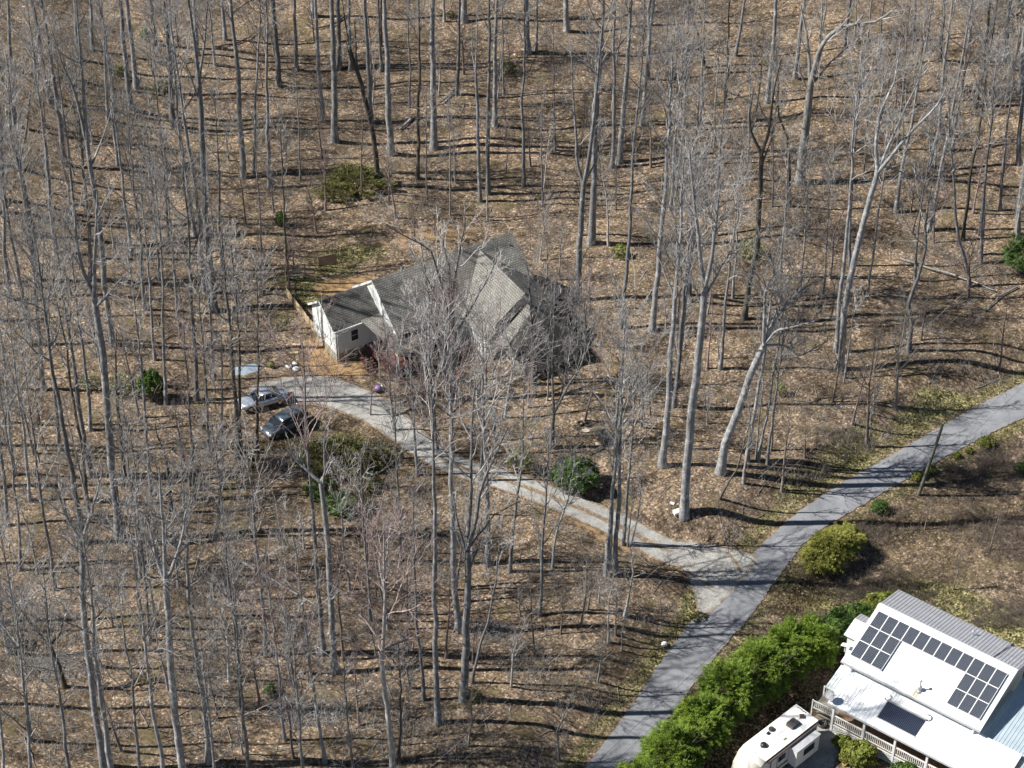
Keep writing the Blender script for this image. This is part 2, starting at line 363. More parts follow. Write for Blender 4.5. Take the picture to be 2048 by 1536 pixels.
for a in [(1395,1215,1.6,2.2,1),(1330,1330,1.5,2,.9),(1700,920,3,1.6,.9),(1900,800,4,1.2,.9),(1950,1245,9,1.6,.95,-32),(1830,1190,5,1.6,.9,-15),(1680,1200,5,1.4,.8,10),(2045,1265,4,1.5,.9,-30),(1780,960,6,1.2,.7,38),(1930,880,5,1.2,.7,35),(1640,1075,4,1.2,.6,40),(1900,1190,7,2,.7,-30),(2020,850,4,2,.6,30),(1700,890,5,1.5,.8,40),(1600,975,4,1.5,.7,45),(1540,1040,3,1.2,.6,45),(1850,825,5,1.5,.8,35),(1310,1370,1.5,3,.7,-30),
          (700,510,4.5,2,.75,10),(620,585,2,3,.85),(600,560,3,1.5,.7),(665,540,3,1.2,.7),(560,640,2,3,.5),(700,345,5,4,.5),(320,180,4,3,.5),(740,710,3,1.2,.55),(1150,980,3,2,.3),
          (200,150,6,4,.35),(1500,120,7,5,.32),(1600,240,6,3,.3),(680,900,5,3,.6),(850,500,5,2,.35),(1060,690,3,1.5,.5),(1950,640,8,3,.3)]: blob(0, *a)
for a in [(690,575,3.6,1.8,.9,15),(670,735,3.6,1.4,1,-20),(640,700,1.8,2.5,.8),(720,712,2.4,1.2,.8),(1010,830,8,3,.38),(860,470,6,2,.6,20),(1200,760,5,3,.35),(1250,1085,8,1.2,.55,-25),(1700,1500,3,2,.5),(630,640,2,3,.5),(1700,1455,3,2,.5)]: blob(1, *a)
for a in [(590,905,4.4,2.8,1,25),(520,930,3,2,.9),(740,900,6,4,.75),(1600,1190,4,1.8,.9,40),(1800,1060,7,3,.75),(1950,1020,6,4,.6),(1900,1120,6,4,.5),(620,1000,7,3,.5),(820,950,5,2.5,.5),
          (1700,700,9,1.6,.4),(1830,640,6,2,.4),(120,160,10,10,.6),(60,300,6,8,.5),(1330,870,3,5,.3),(1420,1470,5,6,.85,50),(1540,1420,6,4,.9),(1350,1560,6,5,.7),(90,1430,9,5,.35),(330,1380,10,3,.35),(1250,1330,3,4,.4,60),(1180,1440,3,4,.4),(850,1000,7,3,.35),(560,1150,8,4,.3),(1290,1460,2,4,.4,-40)]: blob(2, *a)  # dark patches between hedge and trailer paint the hedge's shade into the ground
bare = np.clip(1-drv_d/3.5, 0, 1)
mask[..., 0] *= np.where(drv_d < 3, .4, 1)
V = np.stack([GX, GY, GZ], -1).reshape(-1, 3)
ii = (np.arange(ny-1)[:, None]*nx+np.arange(nx-1)[None, :]).ravel()
F = np.stack([ii, ii+1, ii+1+nx, ii+nx], 1)
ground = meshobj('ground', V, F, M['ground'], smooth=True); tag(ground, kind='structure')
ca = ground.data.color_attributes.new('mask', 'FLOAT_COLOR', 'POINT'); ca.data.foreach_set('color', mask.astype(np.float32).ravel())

def strip(name, Lp, Rp, mat, lift, nacross, attr, edgejit=.12):
    k = len(Lp); t = np.linspace(0, 1, nacross)
    P = Lp[:, None]*(1-t)[None, :, None]+Rp[:, None]*t[None, :, None]
    P[:, 0] += rng.normal(0, edgejit, (k, 2)); P[:, -1] += rng.normal(0, edgejit, (k, 2))
    Z = HH(P[..., 0], P[..., 1])+lift
    V = np.concatenate([P, Z[..., None]], -1).reshape(-1, 3)
    ii = (np.arange(k-1)[:, None]*nacross+np.arange(nacross-1)[None, :]).ravel()
    F = np.stack([ii, ii+1, ii+1+nacross, ii+nacross], 1)[:, ::-1]
    o = meshobj(name, V, F, mat, smooth=True); tag(o, kind='structure')
    col = np.zeros((k, nacross, 4)); col[..., 3] = 1; col[..., 0] = attr(k, t)
    a = o.data.color_attributes.new('mask', 'FLOAT_COLOR', 'POINT'); a.data.foreach_set('color', col.astype(np.float32).ravel())
    return o
rd = resample(RP, .35)
def road_attr(k, t): return np.tile(np.clip(np.abs(t-.5)*2-.86, 0, 1)/.14*.65, (k, 1))
strip('road', rd[:, :2], rd[:, 2:], M['asphalt'], .016, 13, road_attr, .06)
# driveway: two gravel tracks joining a parking apron
dw = np.array([h for _, h in DRV_PX], float)
hwm = dw*1.25/20.5
hwp = chaikin(np.stack([np.arange(len(hwm)), hwm], 1), 2)[:, 1]
DD = resample(np.c_[dpts, hwp], .3)
Tn = np.gradient(DD[:, :2], axis=0); Tn /= np.linalg.norm(Tn, axis=1, keepdims=True); Nn = np.stack([-Tn[:, 1], Tn[:, 0]], 1)
hw_ = DD[:, 2:3]*1.1
NA = 15
def drv_attr(k, t):
    u = np.abs(t-.5)*2
    s = np.linspace(0, 1, k)[:, None]
    body = 1-sstep(.72, 1.0, u)[None, :]
    core = np.exp(-((t-.5)/.10)**2)[None, :]
    cen = sstep(.08, .16, s)*(1-sstep(.52, .66, s))
    return np.clip(body-core*cen*.95, 0, 1)
strip('driveway', DD[:, :2]+Nn*hw_, DD[:, :2]-Nn*hw_, M['drive'], .03, NA, drv_attr, .02)
# junction flare between drive and road
fl = [(1395,1232),(1388,1190),(1372,1150),(1350,1118),(1370,1098),(1410,1088),(1455,1096),(1508,1107),(1520,1120),(1470,1180),(1420,1230)]
flw = chaikin([Wz(*p) for p in fl]+[Wz(*fl[0])], 2)[:-1]
cx, cy = flw.mean(0); rings = []
for s_ in (1, .8, .6, .4, .2): rings.append(np.c_[cx+(flw[:, 0]-cx)*s_, cy+(flw[:, 1]-cy)*s_])
Pf = np.concatenate(rings+[np.array([[cx, cy]])]); Vf = np.c_[Pf, HH(Pf[:, 0], Pf[:, 1])+.022]
n_ = len(flw); Ff = [(j*n_+i, j*n_+(i+1) % n_, (j+1)*n_+(i+1) % n_, (j+1)*n_+i) for j in range(4) for i in range(n_)]+[(4*n_+i, 4*n_+(i+1) % n_, 5*n_) for i in range(n_)]
ap = meshobj('driveway_apron', Vf, Ff, M['drive'], smooth=True); tag(ap, kind='structure')
colr = np.zeros((len(Vf), 4)); colr[:, 3] = 1; colr[:, 0] = .9; colr[:n_, 0] = .4
ca = ap.data.color_attributes.new('mask', 'FLOAT_COLOR', 'POINT'); ca.data.foreach_set('color', colr.astype(np.float32).ravel())
# yard of the near house (packed gravel beside the travel trailer)
def patch(name, pix, mat, lift, msk=1, edge=.3):
    P = chaikin([G(*p)[:2] for p in pix]+[G(*pix[0])[:2]], 2)[:-1]; c = P.mean(0)
    rs = [c+(P-c)*s for s in (1, .85, .6, .3)]; Pq = np.concatenate(rs+[c[None]]); n = len(P)
    Vq = np.c_[Pq, HH(Pq[:, 0], Pq[:, 1])+lift]
    Fq = [(j*n+i, j*n+(i+1) % n, (j+1)*n+(i+1) % n, (j+1)*n+i) for j in range(3) for i in range(n)]+[(3*n+i, 3*n+(i+1) % n, 4*n) for i in range(n)]
    o = meshobj(name, Vq, Fq, mat, smooth=True)
    cc = np.zeros((len(Vq), 4)); cc[:, 3] = 1; cc[:, 0] = msk; cc[:n, 0] = edge
    a = o.data.color_attributes.new('mask', 'FLOAT_COLOR', 'POINT'); a.data.foreach_set('color', cc.astype(np.float32).ravel())
    return o
tag(patch('gravel_yard', [(1480,1600),(1560,1500),(1640,1430),(1690,1470),(1670,1530),(1640,1620)], M['drive'], .04), kind='structure')
# dark tar patches on the road
M['tar'] = simple('tar_patch', (.17,.17,.175), .9, scale=3)
for pts in ([(1917,847),(1940,838),(1975,833),(1976,830),(1940,834),(1920,842)], [(1856,885),(1880,876),(1904,869),(1905,872),(1882,882),(1858,887)]):
    P = [Wz(*p) for p in pts]; o = meshobj('tar_patch', [(p[0], p[1], .03) for p in P], [tuple(range(len(P)))[::-1]], M['tar'])
    tag(o, kind='structure')
# ------------------------------------------------------------------ bare trees
def unit(v): return v/(np.linalg.norm(v, axis=-1, keepdims=True)+1e-9)
def at_param(P, Rr, idx, t):
    k = P.shape[1]; f = t*(k-1); i = np.minimum(f.astype(int), k-2); w = (f-i)[:, None]
    a = P[idx, i]; b = P[idx, i+1]
    return a*(1-w)+b*w, unit(b-a), Rr[idx, i]*(1-w[:, 0])+Rr[idx, i+1]*w[:, 0]
def perp(d, n):
    r = unit(rng.normal(size=(n, 3))); r = r-(r*d).sum(1, keepdims=True)*d
    return unit(r)
def shoots(S, D, L, r0, k, up, wig, tip=.35):
    """curved tapering shoots from S along D"""
    m = len(S); t = np.linspace(0, 1, k)[None, :, None]
    P = S[:, None]+D[:, None]*L[:, None, None]*t
    P[..., 2] += (up*L)[:, None]*(t[..., 0]**2)
    w = rng.normal(size=(m, k, 3))*wig*L[:, None, None]; w[:, 0] = 0
    P += np.cumsum(w, 1)*.6
    Rr = r0[:, None]*(1-(1-tip)*t[..., 0])
    return P, Rr
def spawn(P, Rr, per, t0, t1, ang, Lf, rf, k, up, wig, tip=.4, rmin=.01, upb=.15):
    m = len(P); n = m*per; idx = np.repeat(np.arange(m), per)
    t = np.tile((np.arange(per)+.5)/per, m)+rng.uniform(-.5, .5, n)/per; t = t0+(t1-t0)*np.clip(t, 0, 1)
    S, T, r = at_param(P, Rr, idx, t)
    pl = np.linalg.norm(P[:, -1]-P[:, 0], axis=1)[idx]
    a = np.radians(rng.uniform(ang[0], ang[1], n))[:, None]
    D = T*np.cos(a)+perp(T, n)*np.sin(a); D[:, 2] += upb; D = unit(D)
    L = pl*rng.uniform(Lf[0], Lf[1], n)*(1.15-.6*t); rr = np.maximum(r*rf, rmin)
    return shoots(S, D, L, rr, k, np.full(n, up), wig, tip)
def crown_from(limbs, lr, dens=1.0, fine=1.0, tw=.018):
    """sub-limbs, twigs and twiglets on given limbs (m,k,3)"""
    parts = [tubes(limbs, lr, 6)]
    ns = max(3, int(round(5.2*dens)))
    P2, R2 = spawn(limbs, lr, ns, .18, 1, (28, 58), (.32, .6), .58, 5, .12, .06, rmin=tw*1.6)
    parts.append(tubes(P2, R2, 4))
    P3, R3 = spawn(P2, R2, max(3, int(round(3.6*dens))), .12, 1, (25, 60), (.35, .62), .5, 3, .08, .06, rmin=tw)
    parts.append(tubes(P3, R3, 3))
    if fine > 0:
        P4, R4 = spawn(P3, R3, max(1, int(round(1.6*fine))), .15, 1, (22, 60), (.35, .7), .6, 2, .03, .04, rmin=tw*.62, tip=.6)
        parts.append(tubes(P4, R4, 3))
        P5, R5 = spawn(P4, R4, 1, .3, .9, (25, 60), (.5, .8), .7, 2, 0, .03, rmin=tw*.5, tip=.6)
        if fine > 1.25: parts.append(tubes(P5, R5, 3))
    return parts
def trunk_shape(P, r0, r1, step=1.2, wig=.05):
    P = resample(P, step); n = len(P); w = rng.normal(0, wig, (n, 3)); w[0] = 0; w[-1] = 0
    ker = np.cumsum(w, 0); ker -= np.linspace(0, 1, n)[:, None]*ker[-1]; P = P+ker*.6
    t = np.linspace(0, 1, n); Rr = r0*(1-t)**.85+r1*t
    Rr = Rr*(1+.55*np.exp(-t*n*step/.9)); P[0, 2] -= .35
    return P, Rr
TREES = []
def tree(px, w, h=None, clean=.55, limb=(.13, .2), nl=15, dens=1, fine=1, bk='bark', tw='twig', forks=None, name='bare_tree', elev=(30, 60), twr=.018, label=None, dy=0):
    """a bare tree standing where the foot pixel meets the ground and following the trunk's pixels"""
    b = G(*px[0]); x, y, z = b
    s = FP/depth(x, y, z)
    pts = [PP(p[0], p[1], y) for p in px]; pts[0] = b.copy()
    r0 = w/2/s*1.04
    if forks is None:
        H = h or rng.uniform(31, 36)
        last = pts[-1]; got = last[2]-z
        if got < H:
            d = unit(pts[-1]-pts[0]); d = unit(d*.6+np.array((0, 0, 1))*.4)
            pts.append(last+d*(H-got)/max(d[2], .5))
        # give the trunk a lean in depth too
        lean = rng.normal(0, .012)*H
        for i in range(1, len(pts)): pts[i] = pts[i]+np.array((0, lean*((pts[i][2]-z)/H)**1.5, 0))
        P, Rr = trunk_shape(np.array(pts), r0, max(.03, r0*.12), wig=.085)
        T = P[None]; TR = Rr[None]
        Ht = P[-1][2]-z
        n = nl; idx = np.zeros(n, int); t = clean+(1-clean)*((np.arange(n)+rng.uniform(0, 1, n))/n)**.9*.97
        S, D0, rr = at_param(T, TR, idx, t)
        az = np.arange(n)*2.4+rng.uniform(0, 6); el = np.radians(rng.uniform(elev[0], elev[1], n)+15*t)
        D = np.stack([np.cos(az)*np.cos(el), np.sin(az)*np.cos(el), np.sin(el)], 1)
        tt = (t-clean)/(1-clean)
        L = Ht*rng.uniform(limb[0], limb[1], n)*(.55+.75*np.sin(np.pi*np.clip(tt*.85+.12, 0, 1)))*(1.05-.45*tt)
        lp, lr = shoots(S, D, L, np.maximum(rr*.56, .04), 7, rng.uniform(.02, .3, n), .035, .22)
        tp = [tubes(T, TR, 10)]
    else:
        P, Rr = trunk_shape(np.array(pts), r0, r0*.72, wig=.06)
        T = P[None]; TR = Rr[None]; tp = [tubes(T, TR, 10)]; LP, LR = [], []
        for fk in forks:
            fw, fp = fk[0], fk[1]; o = rng.normal(0, .8) if len(fk) < 3 else fk[2]
            q = [P[-1] if fp[0] is None else None]
            q = []
            for i, p_ in enumerate(fp):
                q.append(PP(p_[0], p_[1], y+o*i))
            q = np.array(q)
            j = np.argmin(np.linalg.norm(P-q[0], axis=1)) if fk[0] > 0 else 0
            if np.linalg.norm(P[j]-q[0]) < 2.5: q = np.concatenate([P[j][None], q[1:]]) if len(q) > 1 else q
            qr = resample(q, .1*max(1, 1)); L = 12
            ti = np.linspace(0, len(qr)-1, L).astype(int); qq = qr[ti]; ww = rng.normal(0, .06, (L, 3)); ww[0] = 0; qq = qq+np.cumsum(ww, 0)*.5
            ra = fw/2/s; LP.append(qq); LR.append(np.linspace(ra, max(.03, ra*.3), L))
        LP = np.array(LP); LR = np.array(LR); tp.append(tubes(LP, LR, 7))
        big = spawn(LP, LR, nl, .3, 1, (25, 55), limb, .55, 7, .15, .035, tip=.25, rmin=.035)
        lp, lr = big
        # limb tips carry on as leaders
    cr = crown_from(lp, lr, dens, fine, twr)
    org = P[0]+np.array((0, 0, .35))
    Vt, Ft = merge(tp); Vc, Fc = merge(cr)
    e = empty(name, tuple(org))
    meshobj('trunk', Vt-org, Ft, M[bk], e, smooth=True); meshobj('crown', Vc-org, Fc, M[tw], e)
    e['category'] = 'tree'
    TREES.append(dict(o=e, px=px[0], w=w, kind='big' if w >= 9.5 else ('mid' if w >= 6 else 'thin'), fork=forks is not None, bk=bk, label=label, lean=(px[-1][0]-px[0][0])/max(1, px[0][1]-px[-1][1]), h=(h or 33)))
    return e
P_ = dict
# upper left wood
T = tree
T([(128,328),(107,160),(82,0)],10)
T([(102,205),(65,0)],9); T([(215,240),(202,0)],6,h=24); T([(264,219),(237,0)],11); T([(273,176),(253,0)],10)
T([(347,253),(328,0)],11); T([(337,478),(318,250),(300,90)],5,h=24,bk='barkdark',clean=.6,fine=.8)
T([(390,470),(362,300),(345,60)],8,h=30); T([(412,585),(390,380),(352,120)],10,h=35)
T([(430,622),(410,390),(398,165)],12,forks=[(8,[(398,165),(392,80),(380,0),(372,-60)]),(6,[(398,165),(408,90),(414,40),(420,-20)]),(4,[(400,200),(380,140),(362,110)])],nl=4,limb=(.3,.5),dens=.9)
T([(225,690),(205,520),(190,400),(175,290)],11,forks=[(7,[(175,290),(150,190),(122,130),(100,60)]),(8,[(175,290),(168,170),(160,90),(152,0)]),(5,[(182,340),(205,280),(225,200)])],nl=5,limb=(.3,.55))
T([(238,1072),(226,960),(210,800),(203,700),(188,590)],15,forks=[(9,[(188,590),(165,540),(152,480),(150,420)]),(9,[(188,590),(192,520),(195,470),(200,380)]),(5,[(200,680),(165,660),(158,640)]),(6,[(196,620),(225,580),(260,545)])],nl=4,limb=(.35,.6),bk='bark')
T([(65,470),(50,400),(38,330)],12,forks=[(8,[(38,330),(20,280),(15,200),(10,120)]),(7,[(38,330),(52,250),(60,180)])],nl=4,limb=(.35,.6),tw='twigpale')
T([(486,355),(472,180),(458,0)],12); T([(540,375),(535,180),(528,0)],8,h=30); T([(557,172),(547,0)],10); T([(594,140),(590,0)],7,h=28)
T([(645,242),(632,0)],9); T([(670,283),(667,100),(665,0)],13); T([(678,137),(674,0)],9); T([(626,33),(624,-40)],10)
T([(574,560),(567,420),(560,260)],5,h=21,bk='barkdark',clean=.5,nl=9); T([(523,530),(512,310)],4,h=19,nl=8)
T([(445,540),(440,430),(438,330)],6,h=22,clean=.45); T([(507,347),(511,200),(520,20)],6,h=28); T([(600,360),(594,215)],3.5,h=15,nl=7)
T([(236,330),(222,200)],7,h=26); T([(113,505),(104,400),(98,340)],9,h=30); T([(262,510),(243,330)],7,h=27)
T([(30,250),(20,100),(15,0)],9); T([(160,120),(150,0)],9); T([(185,100),(180,0)],7); T([(310,90),(300,0)],8); T([(395,110),(388,0)],8); T([(450,80),(445,0)],7)
T([(5,400),(0,250)],8); T([(75,560),(60,450),(52,380)],8,h=27,clean=.4,tw='twigpale'); T([(150,440),(140,330)],6,h=24,clean=.4)
T([(290,620),(283,500),(275,430)],7,h=25,clean=.4); T([(180,560),(176,450)],8,h=28,clean=.4); T([(20,600),(12,500),(5,400)],9,h=30,clean=.45)
T([(360,660),(350,560),(345,480)],6,h=24,clean=.35,tw='twigpale'); T([(320,560),(310,440)],5,h=20,clean=.4)
# upper middle
T([(743,245),(737,120),(731,0)],9)
T([(757,372),(745,275),(718,160),(700,100)],10,bk='barkdark',forks=[(5,[(700,100),(692,50),(685,0)]),(5,[(714,150),(712,90),(708,40)]),(4,[(716,160),(700,120),(690,80)])],nl=3,limb=(.25,.45),dens=.8)
T([(762,142),(760,0)],6,h=26); T([(781,308),(776,160),(771,0)],13); T([(820,215),(818,50)],4,h=20)
T([(835,358),(833,250),(838,150),(836,0)],7,bk='barkdark',h=30); T([(868,297),(866,0)],13); T([(889,43),(888,-20)],5,h=20)
T([(914,190),(919,60),(921,0)],7,h=28); T([(928,44),(928,-30)],11)
T([(960,403),(957,260),(952,154)],7,forks=[(4,[(952,154),(945,110),(942,40)]),(4,[(952,154),(953,100),(955,20)])],nl=4,limb=(.2,.35),dens=.8)
T([(976,388),(977,200),(980,0)],9); T([(990,252),(990,120),(991,0)],9); T([(1056,106),(1055,0)],11)
T([(1047,372),(1048,250),(1052,60)],7,h=29); T([(1072,102),(1074,30)],5,h=20); T([(1134,62),(1134,0)],10)
T([(1157,602),(1160,500),(1164,420),(1167,372)],12,forks=[(7,[(1167,372),(1154,320),(1152,260),(1145,180),(1143,110)]),(9,[(1167,372),(1178,310),(1190,200),(1197,110),(1206,30)]),(4,[(1170,372),(1190,325),(1204,290),(1207,240)])],nl=5,limb=(.16,.3),tw='twigpale')
T([(1182,487),(1190,300),(1205,80)],14); T([(1224,335),(1228,150),(1232,0)],8); T([(1238,325),(1252,160),(1262,0)],11)
T([(1243,655),(1252,560),(1262,330),(1290,0)],8,h=34,bk='bark'); T([(1284,250),(1295,100),(1303,0)],9); T([(1295,158),(1300,0)],8)
T([(1305,662),(1315,560),(1331,400),(1337,250)],12,h=34,clean=.6); T([(1324,932),(1340,750),(1352,600),(1361,420)],14,h=35,clean=.52,limb=(.12,.2),nl=18)
T([(1348,813),(1362,660),(1378,500)],9,h=27,clean=.5); T([(1351,812),(1372,640),(1386,520)],7,h=26,clean=.45)
T([(1008,190),(1006,60)],4,h=18); T([(700,140),(697,0)],6); T([(1110,300),(1108,200)],4,h=16,nl=7); T([(1085,410),(1084,300)],3.5,h=14,nl=7); T([(900,430),(899,330)],3.5,h=15,nl=7)
T([(1190,410),(1191,330)],3,h=13,nl=7); T([(855,400),(854,300)],3,h=14,nl=7); T([(975,440),(975,330)],3,h=14,nl=7)
# upper right
T([(1599,367),(1606,300),(1614,240),(1621,171)],17,bk='barkpale',tw='twigpale',forks=[(9,[(1621,171),(1618,110),(1612,60),(1604,10)],.6),(12,[(1621,171),(1638,100),(1652,75),(1680,52),(1720,44),(1760,40),(1795,12)],-.3),(8,[(1626,165),(1642,110),(1644,40),(1648,-20)],.4),(6,[(1622,180),(1655,130),(1690,95),(1735,62)],.5),(5,[(1616,190),(1600,140),(1592,90)],.3)],nl=5,limb=(.2,.38),dens=.9)
T([(1534,205),(1545,100),(1550,0)],9); T([(1471,111),(1490,0)],6,h=22); T([(1451,200),(1456,100),(1461,0)],5,h=24,bk='barkdark'); T([(1410,137),(1395,70),(1380,20)],6,h=14,bk='barkdark',nl=6,dens=.7)
T([(1678,737),(1690,620),(1712,505),(1735,420),(1755,345)],13,bk='bark',tw='twigpale',forks=[(8,[(1755,345),(1752,290),(1762,220),(1790,160),(1800,90)],.4),(8,[(1755,345),(1790,300),(1820,265),(1868,210),(1890,170)],-.3),(6,[(1750,380),(1755,330),(1785,335),(1810,345),(1820,370)],.2),(6,[(1758,340),(1800,240),(1840,160),(1860,130)],.4),(4,[(1737,420),(1715,395),(1700,380)],.2)],nl=5,limb=(.22,.42))
T([(1672,703),(1690,505),(1700,400),(1709,260)],9,h=34,clean=.6); T([(1859,333),(1875,270),(1888,140),(1905,0)],8)
T([(1950,213),(1963,150),(1978,0)],10,bk='barkdark'); T([(1857,461),(1868,410),(1885,310),(1908,190)],8,h=33); T([(1792,424),(1806,340),(1826,240)],8,h=30,clean=.45)
T([(1905,300),(1925,164)],5,h=22); T([(2038,328),(2042,250),(2046,160)],9); T([(2035,468),(2045,370)],10)
T([(1488,638),(1498,560),(1514,500),(1520,400),(1523,310)],11,bk='barkdark',forks=[(7,[(1523,310),(1505,270),(1500,230),(1511,180)],.3),(7,[(1523,310),(1538,250),(1544,190),(1560,120)],-.3),(4,[(1524,330),(1540,290),(1548,260)],.2)],nl=5,limb=(.25,.45))
T([(1580,413),(1580,340),(1573,270),(1558,235)],6,h=20,bk='barkdark',nl=9); T([(1713,220),(1730,90)],5,h=24); T([(1760,112),(1763,40)],4,h=18); T([(1590,157),(1612,0)],8)
T([(1428,294),(1432,215)],3.5,h=14,nl=7); T([(1495,358),(1500,200)],4,h=18,nl=7); T([(1545,413),(1548,300)],3,h=16,nl=6); T([(1700,530),(1706,420),(1712,300)],6,h=27); T([(1925,480),(1940,340),(1960,240)],7,h=30,bk='barkdark')
T([(1960,510),(1968,400)],6,h=25); T([(1440,738),(1448,640),(1460,540)],7,h=23,clean=.45,tw='twigpale')
T([(1368,1028),(1380,840),(1398,700),(1410,573)],16,forks=[(9,[(1410,573),(1400,520),(1392,440),(1385,360),(1380,300)],.3),(9,[(1412,573),(1424,510),(1432,430),(1440,360)],-.3),(6,[(1408,590),(1440,540),(1465,500)],.4),(5,[(1406,610),(1385,560),(1370,520)],.2)],nl=8,limb=(.3,.55),dens=1.2,fine=1.2)
T([(1440,945),(1450,880),(1480,810),(1505,740),(1528,690)],16,tw='twigpale',forks=[(9,[(1528,690),(1548,640),(1570,605),(1600,580),(1640,560)],.4),(8,[(1528,690),(1530,620),(1527,580),(1548,545),(1560,500)],-.3),(5,[(1530,695),(1570,690),(1600,715),(1640,690)],.3),(5,[(1525,700),(1550,660),(1600,650),(1650,635)],-.4),(5,[(1532,680),(1565,580),(1590,530)],.5)],nl=8,limb=(.3,.55),dens=1.2,fine=1.2)
T([(1495,922),(1515,800),(1535,690),(1545,600)],8,h=27,clean=.5); T([(1516,922),(1535,820),(1553,730)],6,h=21,clean=.5); T([(1536,929),(1545,860),(1553,795)],6,h=17,clean=.5); T([(1512,918),(1520,820)],3.5,h=13,nl=7)
T([(1437,997),(1470,940),(1487,885)],5,h=9,bk='barkdark',nl=5,dens=.6,fine=0,name='dead_tree',label='short dark leaning dead stem beside the road bank')
T([(1734,594),(1746,505)],5,h=22,tw='twigpale')
T([(1818,703),(1826,640),(1819,608),(1836,560),(1850,505),(1852,440)],9,h=24,clean=.5,nl=11); T([(1941,573),(1930,520),(1920,490)],7,h=25); T([(1963,527),(1966,440)],6,h=25)
T([(1466,596),(1472,505)],5,h=20); T([(1379,604),(1382,520),(1385,450)],8,h=26,clean=.45); T([(1645,594),(1650,500)],4,h=18); T([(1690,756),(1702,670)],4,h=11,nl=7,tw='twigpale')
T([(1880,120),(1888,0)],6); T([(1825,80),(1830,0)],6,h=26); T([(2010,120),(2018,0)],9,tw='twigpale'); T([(2040,180),(2048,60)],8); T([(1690,90),(1700,0)],6); T([(1400,260),(1403,150)],5,h=20,clean=.4); T([(1360,330),(1368,200)],6,h=24,clean=.4)
T([(1340,420),(1350,300)],6,h=24,clean=.4,tw='twigpale'); T([(1430,470),(1436,380)],6,h=22,clean=.35,tw='twigpale'); T([(2000,420),(2010,300)],6,h=26,tw='twigpale'); T([(1830,560),(1838,480)],5,h=20); T([(1600,600),(1605,520)],5,h=19,clean=.35,tw='twigpale'); T([(1560,560),(1565,470)],5,h=19,clean=.35)
T([(1795,300),(1800,220)],5,h=20,clean=.4,tw='twigpale')
# around the houses
T([(905,800),(905,720),(903,640),(904,600)],12,tw='twigpale',clean=.3,forks=[(7,[(904,600),(898,540),(885,490),(870,450)],.8),(7,[(904,600),(912,540),(925,480),(930,440)],-.5),(6,[(904,650),(870,590),(845,540),(820,500)],.5),(6,[(904,660),(880,560),(860,500),(800,470),(770,450)],-.4),(6,[(905,680),(950,600),(985,540),(1000,500)],.4),(5,[(905,700),(860,650),(820,610),(800,580)],.6)],nl=6,limb=(.28,.48),dens=.85,fine=1)
T([(1068,768),(1066,690),(1062,620)],8,tw='twigpale',forks=[(5,[(1062,620),(1058,560),(1050,510)],.4),(4,[(1066,690),(1090,640),(1120,610),(1160,585)],.3),(4,[(1066,720),(1110,695),(1150,680),(1190,660)],.5),(4,[(1064,660),(1085,600),(1090,560)],-.3)],nl=7,limb=(.4,.65),dens=1,fine=1)
T([(1102,895),(1105,840),(1108,825)],9,forks=[(6,[(1108,825),(1105,740),(1106,640),(1104,600)],.3),(6,[(1108,825),(1140,765),(1160,740),(1172,700),(1174,650),(1170,600)],-.2),(4,[(1110,820),(1128,770),(1135,700)],.4)],nl=7,limb=(.35,.6),tw='twig',dens=1.1)
T([(1010,835),(1020,770),(1026,735)],5,forks=[(4,[(1026,735),(1018,690),(1005,650)],.3),(4,[(1026,735),(1036,690),(1050,650)],.2)],nl=6,limb=(.4,.7),tw='twigpale')
T([(990,880),(988,800),(985,740)],5,h=13,clean=.35,tw='twigpale'); T([(893,760),(880,690),(865,640)],7,h=17,clean=.3,tw='twigpale',fine=1.2)
T([(917,1258),(906,1140),(903,1000),(904,860),(904,802)],13,h=36,clean=.55,limb=(.12,.19),nl=20,tw='twigred',dens=1,fine=1)
T([(876,1447),(872,1250),(866,1050),(864,900),(863,830)],12,h=41,clean=.7,limb=(.09,.15),nl=16,tw='twig')
T([(848,1400),(842,1260),(835,1130)],7,h=24,clean=.4); T([(788,1575),(779,1430),(768,1330),(770,1200),(769,1060)],13,bk='barkpale',h=29,clean=.5,limb=(.13,.2),nl=20,elev=(15,40),tw='twigred')
T([(798,1525),(798,1370)],6,h=14,bk='barkdark'); T([(928,1400),(932,1270),(936,1150),(935,1100)],15,bk='bark',tw='twigpale',forks=[(9,[(935,1100),(940,1010),(943,920),(942,840),(950,760)],.3),(9,[(936,1100),(952,1040),(958,990),(985,920),(1015,860)],-.3),(6,[(934,1120),(915,1050),(905,980)],.3),(5,[(938,1080),(990,1030),(1040,1000)],.4),(5,[(936,1140),(965,1080),(1010,1075),(1045,1082)],-.2)],nl=6,limb=(.22,.42),dens=1.05)
T([(943,1366),(974,1240),(992,1145)],6,h=19,clean=.4,nl=9); T([(974,1130),(974,1030),(970,960)],11,h=27,clean=.5,bk='bark',nl=18,limb=(.18,.3)); T([(1019,1144),(1032,1000),(1042,880)],7,h=22,clean=.45,tw='twig')
T([(1079,1232),(1088,1080),(1093,980)],7,h=20,clean=.4); T([(1105,1135),(1115,1060),(1140,990)],5,h=14,clean=.35)
T([(1212,1150),(1222,1050),(1234,900)],10,h=26,clean=.5,nl=15,dens=.9,fine=1,limb=(.15,.26)); T([(1232,1147),(1238,1000),(1243,850)],10,h=29,clean=.52,nl=16,dens=.9,fine=1,limb=(.15,.26)); T([(1222,1140),(1226,1040)],5,h=17); T([(1245,1088),(1258,950),(1266,850)],7,h=20,clean=.4)
T([(1262,1085),(1274,1030)],3,h=8,nl=7); T([(1255,1092),(1262,1040)],3,h=7,nl=7)
